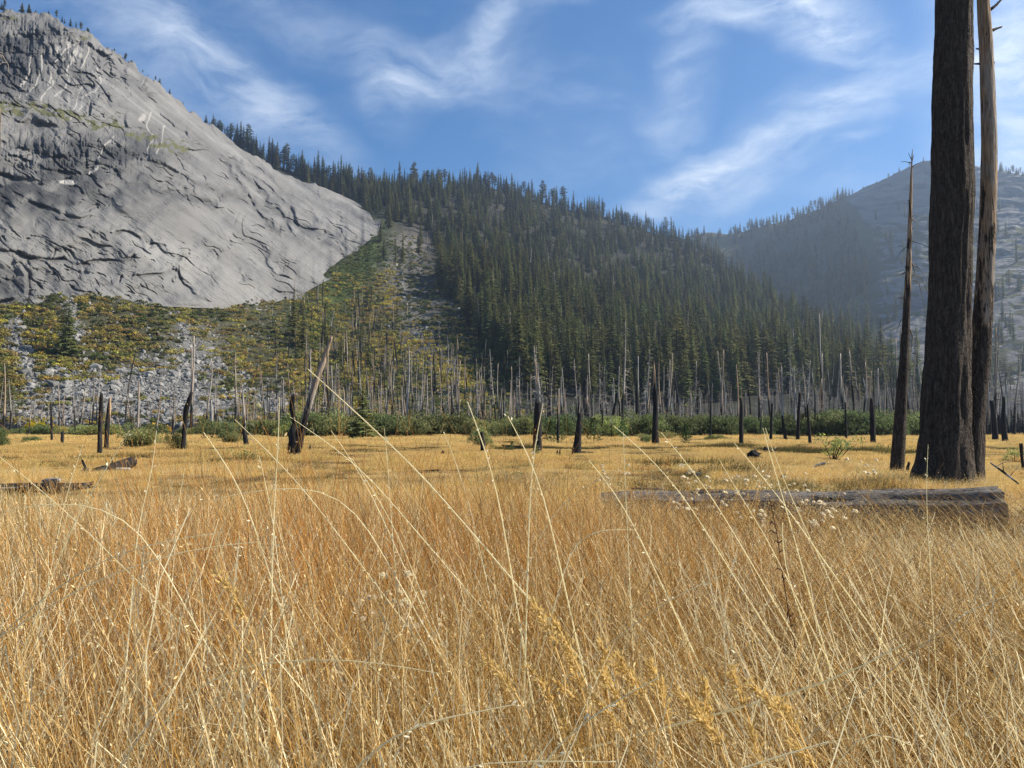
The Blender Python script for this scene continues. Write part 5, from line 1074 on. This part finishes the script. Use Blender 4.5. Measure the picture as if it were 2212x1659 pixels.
# single long stalks that stand out against the meadow and the sky: plan points tip first, distance at tip and base, width mm
ST = [([(665, 797), (720, 845), (790, 912), (860, 972), (925, 1040), (985, 1110)], 1.25, 1.45, 3.2), ([(280, 930), (225, 1020), (161, 1121), (130, 1200)], 1.5, 1.55, 3), ([(338, 930), (335, 1005), (298, 1121), (290, 1220)], 1.6, 1.6, 2.6),
      ([(0, 987), (60, 1035), (142, 1103), (200, 1160)], 1.4, 1.6, 3), ([(180, 959), (150, 1040), (138, 1090), (120, 1180)], 1.7, 1.7, 2.4), ([(440, 934), (493, 1004), (529, 1073), (560, 1170)], 1.4, 1.5, 3.2), ([(507, 906), (552, 950), (596, 990), (660, 1060), (720, 1140)], 1.5, 1.7, 2.8),
      ([(604, 859), (602, 930), (600, 1004), (592, 1070), (590, 1160)], 1.4, 1.45, 2.8), ([(627, 901), (668, 930), (713, 957), (790, 1020), (850, 1090)], 1.7, 1.9, 2.4), ([(830, 925), (838, 1000), (842, 1080), (850, 1180)], 1.7, 1.7, 2.2), ([(1010, 868), (1035, 930), (1060, 1005), (1080, 1090), (1095, 1180)], 1.35, 1.45, 3),
      ([(1097, 899), (1146, 987), (1177, 1078), (1200, 1180)], 1.4, 1.5, 3), ([(1173, 872), (1164, 920), (1152, 968), (1145, 1060), (1142, 1160)], 1.5, 1.5, 3.4), ([(1272, 994), (1325, 1056), (1361, 1117), (1400, 1200)], 1.5, 1.6, 2.8), ([(1325, 919), (1370, 956), (1406, 990), (1470, 1060), (1520, 1140)], 1.6, 1.8, 2.6),
      ([(1346, 932), (1349, 1010), (1352, 1074), (1356, 1160)], 1.7, 1.7, 2.2), ([(1428, 934), (1455, 965), (1481, 997), (1540, 1075), (1590, 1160)], 1.6, 1.8, 2.6), ([(1648, 925), (1668, 1001), (1688, 1061), (1715, 1160)], 1.6, 1.7, 3), ([(1653, 924), (1675, 990), (1700, 1055), (1735, 1130)], 1.6, 1.75, 2.8),
      ([(1587, 958), (1630, 1010), (1674, 1061), (1730, 1140)], 1.5, 1.7, 2.8), ([(2005, 960), (2003, 1010), (2000, 1060), (2004, 1130)], 2.0, 2.0, 2), ([(960, 935), (985, 1000), (1010, 1070), (1030, 1160)], 1.8, 1.8, 2.2), ([(715, 930), (755, 985), (800, 1060), (840, 1150)], 1.7, 1.8, 2.2),
      ([(560, 985), (575, 1050), (590, 1120), (600, 1210)], 1.6, 1.6, 2.2), ([(760, 990), (800, 1050), (850, 1130), (890, 1230)], 1.5, 1.6, 2.4), ([(1555, 995), (1590, 1060), (1640, 1130), (1680, 1210)], 1.5, 1.6, 2.2), ([(400, 1010), (385, 1080), (380, 1150)], 1.9, 1.9, 2),
      ([(950, 1455), (880, 1440), (760, 1422), (600, 1425), (500, 1440), (430, 1470), (380, 1530)], 1.15, 1.25, 3), ([(1112, 1522), (1060, 1540), (960, 1545), (850, 1572), (790, 1620), (740, 1690)], .95, .95, 3.4), ([(1422, 1464), (1340, 1505), (1270, 1550), (1205, 1592), (1150, 1680)], .95, .95, 3.2),
      ([(1330, 1646), (1200, 1645), (1015, 1640), (900, 1660), (860, 1700)], .85, .85, 2.6), ([(1790, 1602), (1760, 1625), (1690, 1640), (1560, 1655), (1480, 1700)], .9, .9, 4), ([(1372, 1145), (1330, 1141), (1280, 1140), (1240, 1160), (1220, 1230)], 1.8, 1.8, 3),
      ([(1340, 1010), (1300, 1030), (1240, 1065), (1180, 1120), (1150, 1200)], 1.9, 1.9, 2), ([(440, 1085), (520, 1062), (620, 1050), (700, 1052), (760, 1080), (800, 1150)], 1.7, 1.7, 2.4), ([(10, 1105), (120, 1080), (220, 1090), (300, 1130), (350, 1220)], 1.5, 1.5, 2.6), ([(480, 1150), (380, 1160), (260, 1190), (150, 1240), (60, 1320)], 1.4, 1.4, 2.8),
      ([(560, 1170), (430, 1175), (300, 1215), (160, 1270), (40, 1350)], 1.35, 1.35, 2.8), ([(1968, 1610), (1900, 1570), (1860, 1560)], 1.1, 1.1, 2.6), ([(1955, 1390), (1900, 1440), (1850, 1462), (1790, 1478)], 1.1, 1.15, 5), ([(1850, 1480), (1830, 1560), (1800, 1640), (1780, 1700)], 1.1, 1.0, 4), ([(1690, 1130), (1690, 1200), (1700, 1240), (1730, 1330)], 1.9, 1.9, 4),
      ([(2170, 1290), (2110, 1300), (2060, 1340)], 1.6, 1.6, 3), ([(1580, 1235), (1500, 1265), (1430, 1300), (1380, 1340)], 1.5, 1.5, 2.4)]
LOCW = ['single pale grass stalk standing taller than the foreground grass', 'long bent pale grass stalk arching through the foreground grass']
for k, (pts, d0, d1, wmm) in enumerate(ST):
    m_ = len(pts); dd = np.linspace(d0, d1, m_); p3 = np.array([P(a, b, c) for (a, b), c in zip(pts, dd)])
    last = p3[-1]; dv = p3[-1] - p3[-2]; dv = dv / np.linalg.norm(dv)
    if last[2] > .05:   # carry the stalk on down to its root
        if dv[2] < -.35:
            r1 = last + dv * (last[2] / -dv[2]) * np.array([.5, .5, .5]); r2 = r1 + np.array([dv[0] * .7, dv[1] * .7, dv[2]]) * (r1[2] / -dv[2])
        else:
            r1 = last + np.array([dv[0] * .5, dv[1] * .5, -.8]) * (last[2] * .5); r2 = np.array([r1[0] + dv[0] * .1, r1[1], 0.0])
        p3 = np.vstack([p3, r1, r2])
    base = p3[-1].copy(); A, t = resample(p3[::-1] - base, 30); sm = A.copy()
    for _ in range(3): sm[1:-1] = (sm[:-2] + sm[1:-1] * 2 + sm[2:]) / 4
    rad = wmm * 1.15 / 2000 * np.interp(t, [0, .6, 1], [1, .85, .35]) * (1 + .25 * (np.arange(30) % 3 == 0) * (t > .5))
    arch = pts[0][1] > 1040
    root = link('grass_stalk', None, loc=base, label=('arching pale stalk, %s, tip %s' % ('low down' if pts[0][1] > 1300 else 'in upper grass', where(pts[0][0]))) if arch else ('%s pale grass stalk, tip %s' % ('extra tall' if pts[0][1] < 926 else 'tall', where(pts[0][0]))), cat='grass stalk', group='arching grass stalks' if arch else 'tall grass stalks')
    m1 = MB(); cc = (np.array([.97, .90, .64]) * (1.0 if k % 3 else .9)); m1.tube(sm, rad, 4, c=cc, cap=False); link('stem', m1.mesh('stalk_stem', M_STALK, True), parent=root)
    m2 = MB(); q = sm[13:][None]; florets(m2, np.repeat(q, 26, 0), .0, 1, np.full(26, .007), np.tile(cc * 1.05, (26, 1))); link('seed_spikelets', m2.mesh('stalk_seeds', M_GRASSN), parent=root, kind='stuff')

# plumed seed heads, bottom centre
def plume(k, tip, mid, foot, d, lab):
    p3 = np.array([P(*tip, d), P(*mid, d + .02), P(*foot, d + .05)]); r1 = p3[-1].copy(); r1[2] = 0; r1[0] += .03
    p3 = np.vstack([p3, r1]); base = p3[-1].copy(); A, t = resample(p3[::-1] - base, 24); root = link('seed_head', None, loc=base, label=lab, cat='seed head', group='plumed golden seed heads')
    m1 = MB(); m1.tube(A, .0011, 4, c=STRAW, cap=False); link('stem', m1.mesh('plume_stem', M_GRASSN), parent=root)
    m2 = MB(); L = np.linalg.norm(np.diff(A, axis=0), axis=1).sum(); r = np.random.default_rng(k); seg = A[int(24 * (1 - min(.9, .085 / L))):]
    n = 150; tt = r.random(n) * (len(seg) - 1.001); i = tt.astype(int); f = (tt - i)[:, None]; c = seg[i] * (1 - f) + seg[i + 1] * f; d_ = seg[-1] - seg[0]; d_ /= np.linalg.norm(d_)
    o_ = r.normal(0, 1, (n, 3)); ax = d_ + o_ * .35; ax /= np.linalg.norm(ax, axis=1)[:, None]; sx = np.cross(ax, r.normal(0, 1, (n, 3))); sx /= np.linalg.norm(sx, axis=1)[:, None]
    fat = .002 + .002 * np.abs(np.sin(tt * 2.1)); c = c + o_ * fat[:, None] * .8; S_ = (.009 * r.uniform(.6, 1.3, n))[:, None]
    V = np.stack([c, c + ax * S_ * .5 + sx * S_ * .16, c + ax * S_, c + ax * S_ * .5 - sx * S_ * .16], 1).reshape(-1, 3); m2.add(V, q=np.arange(n * 4).reshape(-1, 4), c=np.repeat(np.array([.66, .47, .17]) * r.uniform(.8, 1.2, (n, 1)), 4, 0))
    link('plume', m2.mesh('plume', M_GRASSN), parent=root, kind='stuff')
PLS = [(1155, 1300, 1185, 1360), (1190, 1330, 1230, 1400), (1225, 1400, 1245, 1450), (1300, 1385, 1305, 1450), (1335, 1415, 1370, 1480), (1295, 1450, 1335, 1500), (1405, 1430, 1425, 1490), (1430, 1470, 1438, 1530), (1045, 1420, 1100, 1475), (1190, 1465, 1250, 1510),
       (1210, 1530, 1230, 1580), (1240, 1600, 1260, 1650), (1330, 1440, 1375, 1470), (1470, 1500, 1520, 1545), (1575, 1440, 1600, 1500), (1620, 1480, 1680, 1530), (1680, 1510, 1720, 1570), (1700, 1600, 1760, 1650), (1500, 1540, 1560, 1600), (1140, 1440, 1180, 1490), (1280, 1500, 1330, 1560), (1520, 1470, 1530, 1540), (470, 1240, 510, 1290), (1620, 1570, 1640, 1640)]
for k, (a, b, c, d) in enumerate(PLS):
    plume(k, (a, b), (c, d), (c + (c - a) * .8 + 10, d + 90), 1.05 + .12 * ((k * 7) % 5) / 5, ('fluffy golden seed head, %s, %s' % ('upper row' if b < 1420 else ('middle row' if b < 1500 else 'lower row'), where(a))) if k != 22 else 'lone nodding seed head in the left foreground grass')
# dried white flower clusters
M_FLOWER = leafy('dried flower', .5, .1, .01, rough=.9)
def dried_flower(k, x, y, d, n, spread, lab):
    top = P(x, y, d); base = np.array([top[0] + .05, top[1], 0.0]); r = np.random.default_rng(1000 + k); root = link('dried_flower', None, loc=base, label=lab, cat='dried flower')
    fork = (top - base) * .62; m1 = MB(); m1.tube([(0, 0, 0), fork * .5 + [.01, 0, 0], fork], [.0022, .002, .0016], 5, c=BROWN * 1.3, cap=False); heads = []
    for i in range(n):
        q = (top - base) + r.normal(0, 1, 3) * [spread, spread * .6, spread * .55]; m1.tube([fork, (fork + q) / 2 + r.normal(0, .006, 3), q], [.0012, .001, .0008], 3, c=STRAW, cap=False); heads.append(q)
    link('stem', m1.mesh('flower_stem', M_GRASSN), parent=root)
    for i, q in enumerate(heads):
        m2 = MB(); nn = 26; dd = r.normal(0, 1, (nn, 3)); dd /= np.linalg.norm(dd, axis=1)[:, None]; dd[:, 2] = np.abs(dd[:, 2]); s_ = .010 * r.uniform(.7, 1.3) * (d / 4) ** .5
        sx = np.cross(dd, r.normal(0, 1, (nn, 3))); sx /= np.linalg.norm(sx, axis=1)[:, None]
        V = np.stack([dd * s_ * .2, dd * s_ + sx * s_ * .5, dd * s_ * 1.5, dd * s_ - sx * s_ * .5], 1).reshape(-1, 3); m2.add(V, q=np.arange(nn * 4).reshape(-1, 4), c=np.repeat(np.array([.92, .82, .60]) * r.uniform(.85, 1.05, (nn, 1)), 4, 0))
        link('flower_head', m2.mesh('flower_head', M_FLOWER), parent=root, loc=q)
FLW = [(1500, 1045, 5.0, 16, .09, 'dried white flower cluster before the left part of the log'), (1480, 1095, 4.2, 12, .07, 'lower dried flower cluster before the left part of the log'), (1555, 1085, 5.0, 12, .09, 'dried flower cluster before the middle of the log'), (1620, 1040, 6.0, 14, .10, 'dried flower cluster standing above the log edge'),
       (1640, 1120, 4.0, 9, .05, 'small dried flower cluster beside the dark weed'), (1800, 1100, 4.2, 16, .09, 'brightest dried flower cluster before the right part of the log'), (1760, 1125, 4.0, 8, .05, 'low dried flower spray left of the brightest cluster'), (855, 1290, 2.0, 20, .05, 'dried flower cluster in the foreground grass left of centre'), (930, 1350, 1.9, 14, .045, 'lower dried flower cluster in the foreground left of centre'),
       (1340, 1020, 7.0, 10, .12, 'dried flower cluster behind the grass at centre right'), (1690, 1050, 6.5, 12, .11, 'dried flower cluster above the middle of the log'), (1740, 1085, 5.0, 8, .06, 'dried flower spray touching the log'), (1870, 1020, 8.0, 8, .12, 'dried flower cluster in front of the third trunk')]
for k, a in enumerate(FLW): dried_flower(k, *a)
# dark red-brown weed with small curled leaves
p3 = np.array([P(x, y, 2.2) for x, y in [(1662, 1075), (1678, 1150), (1692, 1250), (1708, 1350), (1728, 1450), (1742, 1530)]]); base = p3[-1].copy(); base[2] = 0; p3 = np.vstack([p3, base]); A, t = resample(p3[::-1] - base, 40)
root = link('dry_weed', None, loc=base, label='single dark red-brown weed stem with curled leaves right of centre', cat='weed'); M_WEED = leafy('dark weed', .2, 0, 0, inst=False); m1 = MB(); m1.tube(A, np.interp(t, [0, 1], [.003, .001]), 5, c=(.10, .045, .025), cap=False); link('stem', m1.mesh('weed_stem', M_WEED), parent=root)
for k in range(40):
    q = A[10 + int(29 * random.random())]; a_ = random.uniform(0, 6.28); L = random.uniform(.012, .028); d_ = np.array([math.cos(a_), math.sin(a_), .3]); m2 = MB(); m2.tube([q, q + d_ * L * .6 + [0, 0, .004], q + d_ * L + [0, 0, -.008]], [.0018, .0022, .0005], 4, c=(.15, .07, .04), cap=False); link('leaf', m2.mesh('weed_leaf', M_WEED), parent=root)

# ------------------------------------------------------------------ haze
hz = bpy.data.materials.new('thin valley haze'); hz.use_nodes = True; t = hz.node_tree; t.nodes.clear(); o_ = N(t, 'ShaderNodeOutputMaterial'); v_ = N(t, 'ShaderNodeVolumePrincipled')
v_.inputs['Density'].default_value = .00016; v_.inputs['Anisotropy'].default_value = .58; v_.inputs['Color'].default_value = (.62, .78, 1.0, 1); t.links.new(v_.outputs[0], o_.inputs['Volume'])
mb_ = MB(); X, Y0, Y1, Z0, Z1 = 3600, -3600, 3600, -4, 720
mb_.add([(-X, Y0, Z0), (X, Y0, Z0), (X, Y1, Z0), (-X, Y1, Z0), (-X, Y0, Z1), (X, Y0, Z1), (X, Y1, Z1), (-X, Y1, Z1)], q=[(0, 3, 2, 1), (4, 5, 6, 7), (0, 1, 5, 4), (1, 2, 6, 5), (2, 3, 7, 6), (3, 0, 4, 7)])
link('haze', mb_.mesh('haze', hz), kind='stuff', label='thin blue haze filling the valley')
